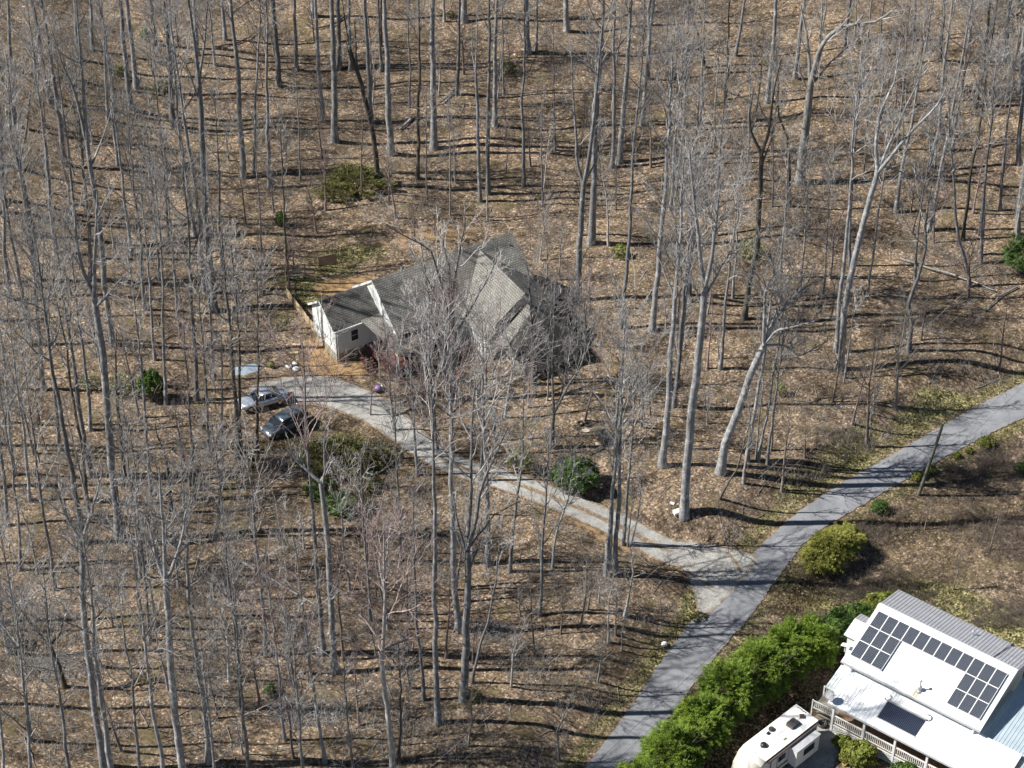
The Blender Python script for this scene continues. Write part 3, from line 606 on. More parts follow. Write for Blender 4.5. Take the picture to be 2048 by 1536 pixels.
T([(875,905),(868,840)],6,h=18,clean=.3,tw='twigred',fine=.8); T([(835,950),(830,880)],6,h=16,clean=.4,tw='twigred',fine=.6,dens=.8); T([(790,860),(783,800)],5,h=13,clean=.2,tw='twigred',fine=.8); T([(960,960),(965,880)],6,h=17,clean=.3,tw='twigpale'); T([(1130,760),(1140,700)],4,h=11,clean=.2,tw='twigpale'); T([(1165,690),(1172,640)],3.5,h=10,clean=.2,tw='twigred')
# left wood beside and below the cars
T([(165,1085),(145,960),(120,830),(105,760),(96,640)],12,h=34,clean=.6); T([(208,1532),(185,1400),(165,1240),(163,1085)],13,forks=[(8,[(163,1085),(148,1060),(128,1020),(110,970)],.3),(8,[(163,1085),(178,1045),(195,990),(205,940)],-.3),(5,[(164,1120),(140,1080),(120,1070)],.2)],nl=5,limb=(.3,.55))
T([(173,1003),(155,880),(135,780),(125,700)],8,h=25,clean=.5,bk='barkdark'); T([(185,950),(163,850),(150,740),(137,640)],10,h=29,clean=.5)
T([(248,956),(240,860),(234,795)],8,bk='barkdark',forks=[(5,[(234,795),(230,730),(229,660)],.2),(4,[(236,800),(255,765),(290,730)],.3),(4,[(235,800),(220,785),(205,770)],.2)],nl=5,limb=(.3,.6))
T([(302,990),(292,850),(282,740),(266,590)],7,h=28,clean=.55); T([(331,808),(328,680),(324,560)],7,h=27,clean=.5); T([(393,800),(385,650),(379,505)],9,h=31,clean=.5)
T([(475,918),(470,790),(462,700)],10,bk='barkdark',h=26,clean=.5,nl=12); T([(482,905),(478,800),(476,700)],7,bk='barkdark',h=24); T([(343,1025),(340,950),(330,895),(315,868)],8,bk='barkdark',h=11,nl=5,dens=.5,fine=0,name='dead_tree',label='dark broken dead trunk without a top, left of the dark brush pile')
T([(3,845),(24,800),(60,740),(100,695)],6,h=12,nl=7); T([(62,690),(48,600),(35,540)],9,h=27,clean=.5); T([(87,780),(80,690),(72,600)],9,h=29,clean=.5)
T([(516,938),(516,800),(516,680)],6,bk='barkdark',h=23,clean=.5); T([(647,1308),(632,1100),(621,900),(614,780)],10,h=34,clean=.62,nl=14,tw='twigred')
T([(668,1343),(660,1180),(650,1030),(642,965)],12,bk='bark',forks=[(7,[(642,965),(620,945),(598,920),(575,890)],.2),(6,[(642,965),(655,930),(668,910)],.3),(5,[(644,985),(648,900),(650,850)],-.2)],nl=4,limb=(.3,.5),dens=.8,tw='twig')
T([(18,1305),(8,1240),(0,1180)],10,h=27,clean=.45); T([(130,1373),(115,1325),(100,1290)],8,bk='barkdark',forks=[(6,[(100,1290),(70,1260),(40,1220),(15,1190)],.2),(6,[(100,1290),(95,1240),(88,1190)],.3),(5,[(104,1300),(118,1270),(125,1230)],.2)],nl=6,limb=(.35,.6))
T([(228,1565),(205,1440),(185,1300),(180,1180)],12,h=29,clean=.5); T([(330,1580),(308,1430),(290,1300),(280,1200)],9,h=31,clean=.5)
T([(372,1610),(350,1440),(340,1330),(332,1170)],15,forks=[(9,[(332,1170),(315,1120),(300,1060),(290,1030)],.3),(9,[(332,1170),(328,1080),(322,1010),(318,940)],-.3),(8,[(333,1180),(350,1120),(365,1070),(372,1020)],.2)],nl=6,limb=(.28,.5),dens=1.1)
T([(417,1525),(402,1380),(390,1240),(381,1110)],11,h=33,clean=.5,nl=18); T([(461,1203),(452,1100),(440,1000)],6,h=20,clean=.45); T([(533,1312),(524,1200),(512,1090)],8,h=24,clean=.45,tw='twig')
T([(650,1525),(630,1390),(600,1190)],7,h=26,clean=.4); T([(281,1155),(276,1080),(270,1030)],6,h=22,clean=.4); T([(60,1000),(52,900)],7,h=24,clean=.4); T([(15,1050),(8,960)],8,h=27,clean=.4,tw='twigpale')
T([(110,1180),(98,1080),(90,1010)],7,h=25,clean=.35,tw='twigpale'); T([(40,1140),(34,1060)],6,h=22,clean=.35); T([(390,1000),(386,900)],6,h=22,clean=.35,tw='twigred'); T([(430,1080),(440,980)],7,h=24,clean=.3,tw='twigpale')
T([(300,1280),(294,1190)],6,h=24,clean=.3); T([(60,1480),(52,1400),(40,1320)],8,h=26,clean=.4); T([(150,1640),(140,1540)],9,h=27,clean=.45); T([(480,1420),(474,1330)],6,h=22,clean=.35); T([(570,1480),(560,1380)],6,h=22,clean=.3,tw='twigred')
T([(500,1640),(494,1540)],9,h=27,clean=.4,tw='twigpale'); T([(450,1700),(440,1600)],8,h=25,clean=.4); T([(300,1690),(290,1600)],9,h=28,clean=.45); T([(80,1720),(75,1620)],9,h=28,clean=.45); T([(620,1690),(612,1600)],8,h=25,clean=.4); T([(720,1680),(712,1600)],7,h=20,clean=.35); T([(15,1640),(8,1540)],8,h=26,clean=.4)
T([(740,1240),(735,1150)],6,h=19,clean=.35,dens=.8); T([(700,1180),(690,1090)],5,h=15,clean=.4,dens=.8); T([(800,1120),(798,1040)],6,h=20,clean=.3,tw='twig'); T([(420,900),(416,820)],6,h=22,clean=.35,tw='twigpale')
T([(430,760),(428,680)],6,h=24,clean=.4); T([(180,860),(172,760)],7,h=25,clean=.4,tw='twigpale'); T([(310,720),(305,630)],6,h=23,clean=.4); T([(120,900),(110,800)],7,h=25,clean=.4,tw='twigpale'); T([(30,950),(24,860)],7,h=25,clean=.4)
# trees standing just outside the left and right edges, whose shadows and limbs reach in
for i, (px_, py_) in enumerate([(-60,120),(-150,300),(-70,420),(-180,560),(-60,640),(-120,780),(-220,900),(-70,980),(-160,1120),(-60,1240),(-120,1400),(-70,1540),(-240,1250),(2110,240),(2090,620),(2180,430),(2110,700)]):
    if px_ < 0: T([(px_,py_),(px_-8,py_-120)],9+(i%4),fine=.6,dens=.8,bk='bark')
    else: T([(px_,py_),(px_+14,py_-120)],11,fine=.6,dens=.9,bk='bark')
# ------------------------------------------------------------------ saplings (copied, each a thing of its own)
def sapling_mesh(h, k):
    P, Rr = trunk_shape(np.array([(0,0,0),(rng.normal(0,.15),rng.normal(0,.15),h*.5),(rng.normal(0,.3),rng.normal(0,.3),h)]), .055+.006*h, .014, .6, .04)
    T0, TR = P[None], Rr[None]; n = 12+k
    p2, r2 = spawn(T0, TR, n, .3, .98, (25, 55), (.14, .3), .5, 5, .15, .05, rmin=.02)
    p3, r3 = spawn(p2, r2, 6, .15, 1, (25, 55), (.3, .6), .6, 3, .05, .05, rmin=.014)
    p4, r4 = spawn(p3, r3, 3, .2, 1, (25, 55), (.4, .7), .7, 2, 0, .04, rmin=.010)
    return merge([tubes(T0, TR, 6), tubes(p2, r2, 4), tubes(p3, r3, 3), tubes(p4, r4, 3)])
SAP = []
for i in range(8):
    V, F = sapling_mesh([6, 8, 10, 12, 5, 9, 11, 7][i], i)
    me_o = meshobj('sapling', V, F, M[['twig', 'twigred', 'twigpale', 'twigdark'][i % 4]]); SAP.append(me_o)
used_s = [False]*8; SAPL = []
taken = [t['px'] for t in TREES]
def road_free(x, y, m=3.2):
    d, _, _ = polydist(np.array([x]), np.array([y]), RC_c); d2, _, _ = polydist(np.array([x]), np.array([y]), DPC)
    return d[0] > m and d2[0] > m
def inpoly(x, y, poly):
    c = False; n = len(poly)
    for i in range(n):
        x1, y1 = poly[i]; x2, y2 = poly[(i+1) % n]
        if (y1 > y) != (y2 > y) and x < (x2-x1)*(y-y1)/(y2-y1)+x1: c = not c
    return c
NO = [[(590,600),(600,500),(1060,430),(1240,640),(1220,800),(1000,800),(700,790),(560,720)], [(440,720),(900,760),(900,900),(720,1090),(440,1080)], [(1380,1240),(1500,1080),(2048,740),(2200,700),(2200,1700),(1150,1700)]]
def add_sap(px, py, which, sc):
    b = G(px, py)
    if not used_s[which]: o = SAP[which]; used_s[which] = True
    else: o = SAP[which].copy(); C.objects.link(o)
    o.location = (b[0], b[1], b[2]-.05); o.rotation_euler = (rng.normal(0, .05), rng.normal(0, .05), rng.uniform(0, 6.28)); o.scale = (sc,)*3
    o['category'] = 'sapling'; SAPL.append((o, px, py, which))
placed = []
tries = 0
while len(SAPL) < 200 and tries < 6000:
    tries += 1
    if len(SAPL) < 130: px, py = rng.uniform(0, 1250), rng.uniform(60, 1530)
    else: px, py = rng.uniform(1050, 2048), rng.uniform(60, 1000)
    if any(inpoly(px, py, q) for q in NO): continue
    if px < 560 and rng.random() < .25: continue
    if (px-1205)**2+(py-940)**2 < 95**2: continue
    if any((px-a)**2+((py-b)*1.5)**2 < 26**2 for a, b in placed+taken): continue
    b = G(px, py)
    if not road_free(b[0], b[1]): continue
    placed.append((px, py)); add_sap(px, py, int(rng.integers(0, 8)), rng.uniform(.7, 1.25))
for i, (px, py) in enumerate([(1100,620),(1135,600),(1120,560),(1080,520),(1180,620),(1060,500),(1150,720),(1095,560),(830,480),(870,470),(760,760),(800,770),(850,780),(780,740),(940,790),(960,770),(740,830),(1905,1180),(1980,1100),(1850,1060)]):
    add_sap(px, py, [1,5,2,6][i % 4] if px < 1800 else [3,7][i % 2], rng.uniform(.55, .85))
for i, u in enumerate(used_s):
    if not u: bpy.data.objects.remove(SAP[i])
# ------------------------------------------------------------------ low bare brush: one mass nobody could count
def brush(name, n, region, hgt, mat, r=.011, per=5):
    S = []
    while len(S) < n:
        k = n
        px = rng.uniform(region[0], region[2], k); py = rng.uniform(region[1], region[3], k)
        a = (px-1024)/FP; b = (py-768)/FP; dz = -sp-b*cp; t = (1.5-CH)/dz; x = a*t; y = -CD+(cp-b*sp)*t
        dr, _, _ = polydist(x, y, RC_c); dd, _, _ = polydist(x, y, DPC)
        nz = np.sin(x*.45+1.3*np.sin(y*.3))+np.sin(y*.6+x*.2)+rng.normal(0, .6, k)
        ok = (dr > 3.0) & (dd > 2.6) & (nz > .35)
        for i in np.nonzero(ok)[0]:
            if not any(inpoly(px[i], py[i], q) for q in NO): S.append((x[i], y[i]))
    S = np.array(S[:n]); z = HH(S[:, 0], S[:, 1])
    B = np.c_[S, z-.03]; B = np.repeat(B, per, 0); m = len(B); B[:, :2] += rng.normal(0, .12, (m, 2))
    D = unit(np.c_[rng.normal(0, .45, (m, 2)), np.ones(m)]); L = rng.uniform(hgt[0], hgt[1], m)
    P, Rr = shoots(B, D, L, np.full(m, r), 4, np.full(m, -.06), .05)
    p2, r2 = spawn(P, Rr, 3, .25, 1, (20, 60), (.25, .55), .7, 2, 0, .05, rmin=r*.6)
    V, F = merge([tubes(P, Rr, 3), tubes(p2, r2, 3)])
    return tag(meshobj(name, V, F, mat), 'low bare twiggy undergrowth spread over the leaf litter', 'undergrowth', kind='stuff')
brush('undergrowth', 5200, (0, 0, 2060, 1540), (.4, 1.7), M['twig'])
NO2 = NO; NO = [[(1380,1240),(1500,1080),(1600,1020),(1560,1200),(1400,1240)], [(1640,1180),(1800,1160),(2100,1330),(2100,1700),(1150,1700),(1500,1230)]]
brush('brush_bank', 2000, (1600, 860, 2060, 1220), (.3, .9), M['twigdark'], per=6)
NO = NO2
o = bpy.data.objects['brush_bank']; o['label'] = 'dry brown scrub covering the bank above the metal roofed house'; o['category'] = 'scrub'
# sticks and fallen boughs strewn over the whole floor: nobody could count them
n_ = 1500; px_ = rng.uniform(-20, 2060, n_); py_ = rng.uniform(0, 1530, n_); X, Y, AZ, LL = [], [], [], []
for a, b_ in zip(px_, py_):
    if any(inpoly(a, b_, q) for q in NO): continue
    w0 = Wz(a, b_, 1.5); X.append(w0[0]); Y.append(w0[1])
X = np.array(X); Y = np.array(Y); dr_, _, _ = polydist(X, Y, RC_c); dd_, _, _ = polydist(X, Y, DPC); k_ = (dr_ > 3.4) & (dd_ > 3); X, Y = X[k_], Y[k_]
m_ = len(X); az = rng.uniform(0, 6.28, m_); LL = rng.gamma(2.2, .8, m_)+.5; tt = np.linspace(0, 1, 6)
PX = X[:, None]+np.cos(az)[:, None]*LL[:, None]*tt; PY = Y[:, None]+np.sin(az)[:, None]*LL[:, None]*tt
PX += np.cumsum(rng.normal(0, .05, PX.shape), 1); PY += np.cumsum(rng.normal(0, .05, PY.shape), 1)
r_ = rng.uniform(.018, .05, m_); PZ = HH(PX, PY)+r_[:, None]*1.3+.02
Ps = np.stack([PX, PY, PZ], -1); Rs = r_[:, None]*np.linspace(1, .4, 6)[None]
p2, r2 = spawn(Ps, Rs, 2, .3, .9, (25, 60), (.3, .6), .6, 3, 0, .04, rmin=.012)
Vs_, Fs_ = merge([tubes(Ps, Rs, 4), tubes(p2, r2, 3)])
tag(meshobj('fallen_sticks', Vs_, Fs_, M['twigpale']), 'sticks and small boughs strewn over the leaf litter', 'sticks', kind='stuff')
# dense dark brush pile near the dark car
def pile(name, px, py, rx, ry, h, n, mat, label):
    c = G(px, py); a = rng.uniform(0, 6.28, n); q = np.sqrt(rng.uniform(0, 1, n))
    x = c[0]+np.cos(a)*q*rx; y = c[1]+np.sin(a)*q*ry; z = HH(x, y)+h*(1-q**2)*rng.uniform(0, 1, n)
    D = unit(rng.normal(0, 1, (n, 3))*np.array((1, 1, .45))+np.array((0, 0, .2))); L = rng.uniform(.5, 1.7, n)
    P, Rr = shoots(np.c_[x, y, z]-D*L[:, None]*.4, D, L, rng.uniform(.012, .035, n), 4, np.zeros(n), .07)
    p2, r2 = spawn(P, Rr, 3, .2, 1, (25, 60), (.3, .6), .6, 2, 0, .04, rmin=.01)
    V, F = merge([tubes(P, Rr, 4), tubes(p2, r2, 3)])
    return tag(meshobj(name, V, F, mat), label, 'brush pile')
pile('brush_pile', 600, 930, 4.0, 2.2, .8, 1500, M['twigdark'], 'dark heap of dead branches just below the dark car')
pile('brush_pile', 400, 1175, 3.2, 2, .8, 500, M['twigdark'], 'fallen tangle of dead limbs in the lower left wood')
pile('brush_pile', 110, 1340, 3.6, 1.6, .7, 400, M['twigpale'], 'pale fallen limb tangle near the lower left edge')
pile('brush_pile', 985, 1262, 1.8, .9, .5, 200, M['twig'], 'small heap of sticks right of the big forked trunk')
pile('brush_pile', 620, 1430, 3.2, 1.5, .6, 350, M['twigpale'], 'pale fallen branches near the bottom edge left of the pale trunk')
# fallen logs
def log(pxs, r, mat, label, lift=.15):
    P = []
    for (px, py) in pxs:
        g = G(px, py); P.append((g[0], g[1], g[2]+r*.8+lift))
    P = resample(np.array(P), .8); P = P+rng.normal(0, .03, P.shape); rr = np.linspace(r, r*.45, len(P))
    o0 = P[0].copy(); V, F = tubes((P-o0)[None], rr[None], 8)
    o = meshobj('fallen_log', V, F, M[mat], smooth=True, loc=o0); tag(o, label, 'fallen log')
log([(1799,520),(1860,540),(1940,565),(1990,585)], .14, 'barkpale', 'pale fallen log on the slope at the right, left of the dark arching shadow')
log([(2035,577),(2000,595),(1968,625)], .12, 'bark', 'short grey log crossing the pale one at the right edge')
log([(912,182),(893,200),(880,210)], .22, 'bark', 'upper piece of the grey fallen trunk between tall trunks')
log([(825,240),(812,252),(798,264)], .2, 'bark', 'lower piece of the grey fallen trunk beside the thick straight tree')
log([(752,240),(768,250)], .12, 'barkpale', 'short pale log beside the crooked dark tree uphill of the house')
log([(405,318),(365,335),(320,352),(270,356)], .17, 'barkdark', 'long dark fallen trunk in the upper left wood')
log([(690,338),(660,362),(628,382)], .16, 'barkdark', 'dark fallen trunk beside the low evergreen uphill of the house')
log([(1204,898),(1188,905),(1176,912)], .13, 'bark', 'brown log lying behind the round dark green bush')
log([(1165,885),(1140,900)], .07, 'barkdark', 'thin dark stick lying left of the log behind the round bush')
log([(480,1125),(540,1160),(590,1190),(636,1218)], .12, 'barkpale', 'long pale fallen branch in the lower left wood')
log([(1410,668),(1390,664),(1374,664)], .1, 'bark', 'short log among the trunks right of the shingled house')
log([(995,1256),(1000,1272)], .12, 'barkpale', 'short pale broken stub right of the big forked trunk')
log([(425,98),(470,90),(500,78),(520,60)], .14, 'barkdark', 'dark fallen trunk high in the upper left wood')
log([(690,35),(668,52),(630,62),(610,50)], .16, 'barkdark', 'dark fallen trunk near the top edge left of centre')
log([(1640,1250),(1646,1262)], .05, 'bark', 'short stick by the hedge') if False else None
log([(1455,185),(1490,200),(1510,215)], .1, 'barkdark', 'thin dark fallen branch in the upper right wood')
# ------------------------------------------------------------------ names for every tree: kind, look, place
LM = [((880,590),'the shingled house'),((530,800),'the silver car'),((1150,945),'the round bush'),((1440,1160),'the driveway mouth'),((1865,900),'the utility pole'),((590,915),'the brush pile'),
      ((1100,1000),'the gravel driveway'),((715,350),'the low evergreen'),((1700,860),'the road bend'),((1320,1400),'the lower road'),((2035,510),'the right edge evergreen'),((690,1010),'the bright shrub'),((305,780),'the cane clump')]
def place(px, py):
    best = min(LM, key=lambda l: (l[0][0]-px)**2+((l[0][1]-py)*1.2)**2); (lx, ly), nm = best
    d = math.hypot(px-lx, (py-ly)*1.2); dx, dy = px-lx, py-ly
    if d > 330:
        col = 'far left' if px < 300 else 'left' if px < 700 else 'middle' if px < 1250 else 'right' if px < 1700 else 'far right'
        row = 'top edge' if py < 150 else 'upper wood' if py < 420 else 'middle wood' if py < 900 else 'lower wood'
        return f'{col} of the {row}' if row != 'top edge' else f'at the top edge, {col}'
    if abs(dx) > abs(dy)*1.1: return ('left of ' if dx < 0 else 'right of ')+nm
    return ('uphill of ' if dy < 0 else 'downhill of ')+nm
ORD = ['leftmost','second from left','third from left','fourth from left','fifth from left','sixth from left','seventh from left','eighth from left','ninth from left','tenth from left','eleventh from left','twelfth from left']
def name_all(items, mk):
    groups = {}
    for it in items: groups.setdefault(mk(it), []).append(it)
    for k, L in groups.items():
        L.sort(key=lambda it: it['px'][0])
        if len(L) == 1: L[0]['o']['label'] = k; continue
        # split long groups by nearness to keep the count readable
        if len(L) > 4:
            L.sort(key=lambda it: it['px'][1]); n = (len(L)+3)//4; size = math.ceil(len(L)/n)
            names = {1: [''], 2: ['far row', 'near row'], 3: ['far row', 'middle row', 'near row'], 4: ['farthest row', 'second row back', 'third row back', 'nearest row']}
            nm = names.get(n) or ORD_ROWS(n)
            for j in range(n):
                sub = sorted(L[j*size:(j+1)*size], key=lambda it: it['px'][0])
                for i, it in enumerate(sub): it['o']['label'] = f'{k}, {nm[j]}'+(f', {ORD[i]}' if len(sub) > 1 else '')
        else:
            for i, it in enumerate(L): it['o']['label'] = f'{k}, {ORD[i]}'
def ORD_ROWS(n): return ['farthest row']+[w+' row back' for w in ('second','third','fourth','fifth','sixth','seventh','eighth')][:n-2]+['nearest row']
def tk(it):
    if it['label']: return it['label']
    size = {'big': 'thick', 'mid': 'slim', 'thin': 'thin'}[it['kind']]
    tone = {'bark': 'grey', 'barkdark': 'dark', 'barkpale': 'pale'}[it['bk']]
    form = 'forked tree' if it['fork'] else ('left-leaning tree' if it['lean'] < -.06 else 'right-leaning tree' if it['lean'] > .09 else 'straight tree')
    return f'{size} {tone} {form} {place(*it["px"])}'
name_all(TREES, tk)
for it in TREES: it['o']['group'] = 'bare trees of the winter wood'
sl = [dict(o=o, px=(px, py), w=w) for o, px, py, w in SAPL]
name_all(sl, lambda it: f'{["grey","reddish","pale","brown"][it["w"] % 4]} twiggy sapling {place(*it["px"])}')
for it in sl: it['o']['group'] = 'bare saplings under the tall trees'

# ------------------------------------------------------------------ evergreen shrubs and hedge
M['leaf_dark'] = leafmat('dark_leaves', (.022,.05,.013), (.16,.28,.06)); M['leaf_mid'] = leafmat('green_leaves', (.025,.06,.012), (.14,.24,.05))
M['leaf_lime'] = leafmat('lime_leaves', (.08,.10,.015), (.30,.33,.07)); M['leaf_olive'] = leafmat('olive_needles', (.035,.045,.012), (.21,.21,.07))
M['conifer'] = leafmat('conifer_sprays', (.03,.07,.012), (.30,.42,.055), .6, .25, 5); M['willow'] = leafmat('willow_shoots', (.09,.10,.022), (.44,.44,.10), .6, .25, 7)
M['leaf_pale'] = leafmat('pale_leaves', (.10,.12,.05), (.30,.33,.17))
def leaf_quads(Cn, Nn_, size, asp=.5):
    n = len(Cn); a = perp(Nn_, n); b = np.cross(Nn_, a); s = (size*rng.uniform(.6, 1.3, n))[:, None]
    V = np.stack([Cn-a*s, Cn+b*s*asp, Cn+a*s, Cn-b*s*asp], 1).reshape(-1, 3)
    return V, np.arange(n*4).reshape(-1, 4)
def lump_dir(n):
    d = rng.normal(size=(n, 3)); d = unit(d); d[:, 2] = np.abs(d[:, 2])*1.0-.12; return unit(d)
def shrub_mesh(rx, ry, h, n, leaf, lump=.22, style='leaf', seed=0, gaps=.0):
    d = lump_dir(n); ph = rng.uniform(0, 6.28, 6)
    k = 1+lump*(np.sin(d[:, 0]*5+ph[0])*np.cos(d[:, 1]*6+ph[1])+.7*np.sin(d[:, 2]*9+d[:, 0]*7+ph[2]))+lump*.5*np.sin(d[:, 0]*15+ph[3])*np.sin(d[:, 1]*14+ph[4])
    if gaps:
        g = np.sin(d[:, 0]*8+ph[5])*np.sin(d[:, 1]*9+ph[2])*np.sin(d[:, 2]*8+ph[1]); keep = g > -gaps; d, k = d[keep], k[keep]
    n = len(d); r = k*rng.uniform(.55, 1, n)**.35
    P = d*r[:, None]*np.array((rx, ry, h*.62)); P[:, 2] += h*.34; P[:, 2] = np.maximum(P[:, 2], .05)
    if style == 'leaf':
        nn = unit(d+rng.normal(0, .6, (n, 3))); return leaf_quads(P, nn, leaf)
    if style == 'spray':                      # feathery fronds drooping outwards
        out = unit(d*np.array((1, 1, .35))+np.array((0, 0, .35))+rng.normal(0, .3, (n, 3))); side = unit(np.cross(out, np.array((0, 0, 1.))+rng.normal(0, .3, (n, 3))))
        L = (leaf*rng.uniform(.6, 1.4, n))[:, None]; w = L*.1
        a = P; b = P+out*L*.55+side*w; c = P+out*L+np.array((0, 0, -.18))*L; e = P+out*L*.55-side*w
        return np.stack([a, b, c, e], 1).reshape(-1, 3), np.arange(n*4).reshape(-1, 4)
    if style == 'shoot':                      # fine upright whips
        D = unit(d*np.array((.8, .8, .5))+np.array((0, 0, .8))+rng.normal(0, .12, (n, 3))); L = rng.uniform(.5, 1, n)*leaf
        Pp, Rr = shoots(P-D*L[:, None]*.6, D, L, np.full(n, .02), 3, np.zeros(n), .02); return tubes(Pp, Rr, 3)
def feather_mesh(rx, ry, h, nb, per):
    d = lump_dir(nb); ph = rng.uniform(0, 6.28, 3)
    k = 1+.16*np.sin(d[:, 0]*4+ph[0])*np.cos(d[:, 1]*5+ph[1])+.10*np.sin(d[:, 2]*8+d[:, 0]*9+ph[2])
    r = k*rng.uniform(.45, 1, nb)**.45; B = d*r[:, None]*np.array((rx, ry, h*.62))*.88; B[:, 2] = np.maximum(B[:, 2]+h*.34, .1)
    D = unit(d*np.array((1, 1, .5))+np.array((0, 0, .45))+rng.normal(0, .25, (nb, 3))); L = rng.uniform(.5, 1.25, nb)
    P, Rr = shoots(B-D*L[:, None]*.35, D, L, np.full(nb, .018), 5, rng.uniform(-.45, -.15, nb), .02)
    idx = np.repeat(np.arange(nb), per); t = np.tile((np.arange(per)+.5)/per, nb)
    S, T, _ = at_param(P, Rr, idx, t); side = unit(np.cross(T, np.array((0, 0, 1.))+rng.normal(0, .25, (len(S), 3))))
    sg = np.where(np.arange(len(S)) % 2 == 0, 1, -1)[:, None]; F_ = unit(T*.75+side*sg*.75+rng.normal(0, .12, T.shape)); l = (rng.uniform(.14, .30, len(S))*(1.15-.6*t))[:, None]; w = l*.13; up_ = np.cross(F_, T)
    pr = unit(np.cross(F_, up_)+rng.normal(0, .4, F_.shape))
    return np.stack([S, S+F_*l*.5+pr*w, S+F_*l-np.array((0, 0, .25))*l, S+F_*l*.5-pr*w], 1).reshape(-1, 3), np.arange(len(S)*4).reshape(-1, 4)
def stems(rx, h, n=7, r=.05):
    a = rng.uniform(0, 6.28, n); D = unit(np.stack([np.cos(a)*.5, np.sin(a)*.5, np.ones(n)], 1)); S = np.zeros((n, 3)); S[:, :2] = rng.normal(0, .12, (n, 2)); S[:, 2] = -.1
    P, Rr = shoots(S, D, np.full(n, h*.85), np.full(n, r), 5, np.zeros(n), .04); p2, r2 = spawn(P, Rr, 5, .3, 1, (25, 55), (.35, .6), .5, 3, .05, .05)
    return merge([tubes(P, Rr, 5), tubes(p2, r2, 3)])
def shrub(px, py, rx, ry, h, n, leaf, mat, name, label, cat='shrub', style='leaf', lump=.22, group=None, rz=0, gaps=0, onz=None):
    b = G(px, py); e = empty(name, tuple(b), rz); tag(e, label, cat, group)
    V, F = stems(rx, h); meshobj('stem', V, F, M['twigdark'], e)
    V, F = feather_mesh(rx, ry, h, n//32, 32) if style == 'feather' else shrub_mesh(rx, ry, h, n, leaf, lump, style, gaps=gaps); meshobj('foliage', V, F, M[mat], e); return e
shrub(1150,972,2.15,1.7,3.3,9000,.13,'leaf_dark','holly_bush','round dark green bush beside the gravel driveway','bush',lump=.12)
shrub(1044,938,1.3,1.0,2.4,1500,.11,'leaf_lime','sparse_shrub','thin yellow green shrub left of the round dark bush',gaps=.15)
shrub(1662,1116,3.8,1.9,3.0,40000,1.1,'willow','dome_shrub','large rounded olive green shrub at the road fork above the hedge',style='feather',lump=.07,rz=R_(42))
hz = [((1265,1600),2.3,4.0,'at the bottom edge beside the road'),((1325,1530),2.4,4.3,'second from the bottom edge, bulging towards the road'),((1385,1465),2.3,4.2,'third from the bottom edge'),((1440,1405),2.4,4.4,'middle of the row, beside the dark shade'),((1500,1362),2.3,4.5,'just below the bend of the row'),((1555,1325),2.2,4.5,'tallest and brightest, near the upper end'),((1608,1305),2.0,4.0,'last before the broad leaved bushes')]
for i, (p, r, h, w) in enumerate(hz):
    shrub(p[0]+12,p[1]+22,r*1.12,r*1.1,h*1.32,60000,.27,'conifer','hedge_conifer',f'feathery conifer of the road hedge, {w}','conifer',style='feather',group='feathery conifers in the hedge along the road',rz=i*1.3)
shrub(1668,1290,1.9,1.7,3.6,9000,.12,'leaf_mid','laurel_bush','glossy mid green broad leaved bush between the conifers and the metal roof','bush',lump=.16)
shrub(1712,1258,1.7,1.3,2.8,6000,.12,'leaf_mid','laurel_bush','broad leaved bush beside the white side roof','bush',lump=.16)
shrub(1757,1225,1.9,1.1,2.2,6000,.11,'leaf_lime','laurel_bush','yellow green low bush at the back corner of the metal roof','bush',lump=.16,rz=R_(20))
shrub(1716,1522,1.5,1.25,2.0,6000,.13,'leaf_lime','porch_shrub','big bright green shrub against the porch lattice','shrub',lump=.14)
shrub(1683,1492,.8,.7,1.1,1800,.10,'leaf_lime','porch_shrub','small green shrub at the porch corner','shrub',lump=.14)
shrub(1812,1560,1.4,1.0,1.7,3000,.12,'leaf_mid','porch_shrub','green shrub at the bottom edge below the porch railing','shrub')
for i, (x, y, r, w) in enumerate([(1834,958,.55,'left of the pole foot'),(1862,944,.5,'right behind the pole'),(1913,915,.4,'small and lone between pole and road bend'),(1938,905,.35,'tiniest of the verge'),(1970,893,.75,'largest of the verge, by the right road edge'),(1757,1022,.8,'dark one above the dome shaped shrub'),(2045,945,.8,'on the bank at the right edge')]):
    shrub(x,y,r,r*.8,r*1.5,1100,.09,['leaf_lime','leaf_mid'][i in (5,6)],'verge_shrub',f'low yellow green verge tuft, {w}','shrub',group='small green shrubs along the lower road verge')
shrub(2042,545,2.2,1.9,5.2,20000,.34,'leaf_dark','dark_evergreen','dark evergreen cut by the right edge of the photo','evergreen',style='feather')
shrub(305,798,1.3,.8,3.8,2600,.16,'leaf_mid','cane_clump','tall bright green leafy canes left of the silver car','canes',gaps=.3,lump=.1)
shrub(252,790,1.6,1,2.6,900,.13,'leaf_pale','grey_green_shrub','grey green thin shrub beside the bright cane clump',gaps=.3)
shrub(692,1022,2.0,1.4,1.9,5000,.12,'leaf_mid','bright_shrub','bright green shrub below the cars under thin branches',gaps=.3)
shrub(718,372,3.3,2.1,1.7,7500,.36,'leaf_olive','low_evergreen','low dark olive evergreen uphill of the shingled house','evergreen',style='spray',lump=.3,gaps=.2)
shrub(672,392,1.9,1.2,1.3,2500,.36,'leaf_olive','low_evergreen','smaller sprawling evergreen downhill left of the larger one','evergreen',style='spray',lump=.3,gaps=.2)
shrub(672,930,3.3,2.2,2.3,4200,.4,'leaf_olive','mound_shrub','dull olive mound of needles right of the dark brush pile',style='spray',lump=.3,gaps=.3)
shrub(742,925,2.2,1.4,1.6,1500,.36,'leaf_olive','mound_shrub','dull olive mound beside the curve of the gravel driveway',style='spray',lump=.3,gaps=.4)
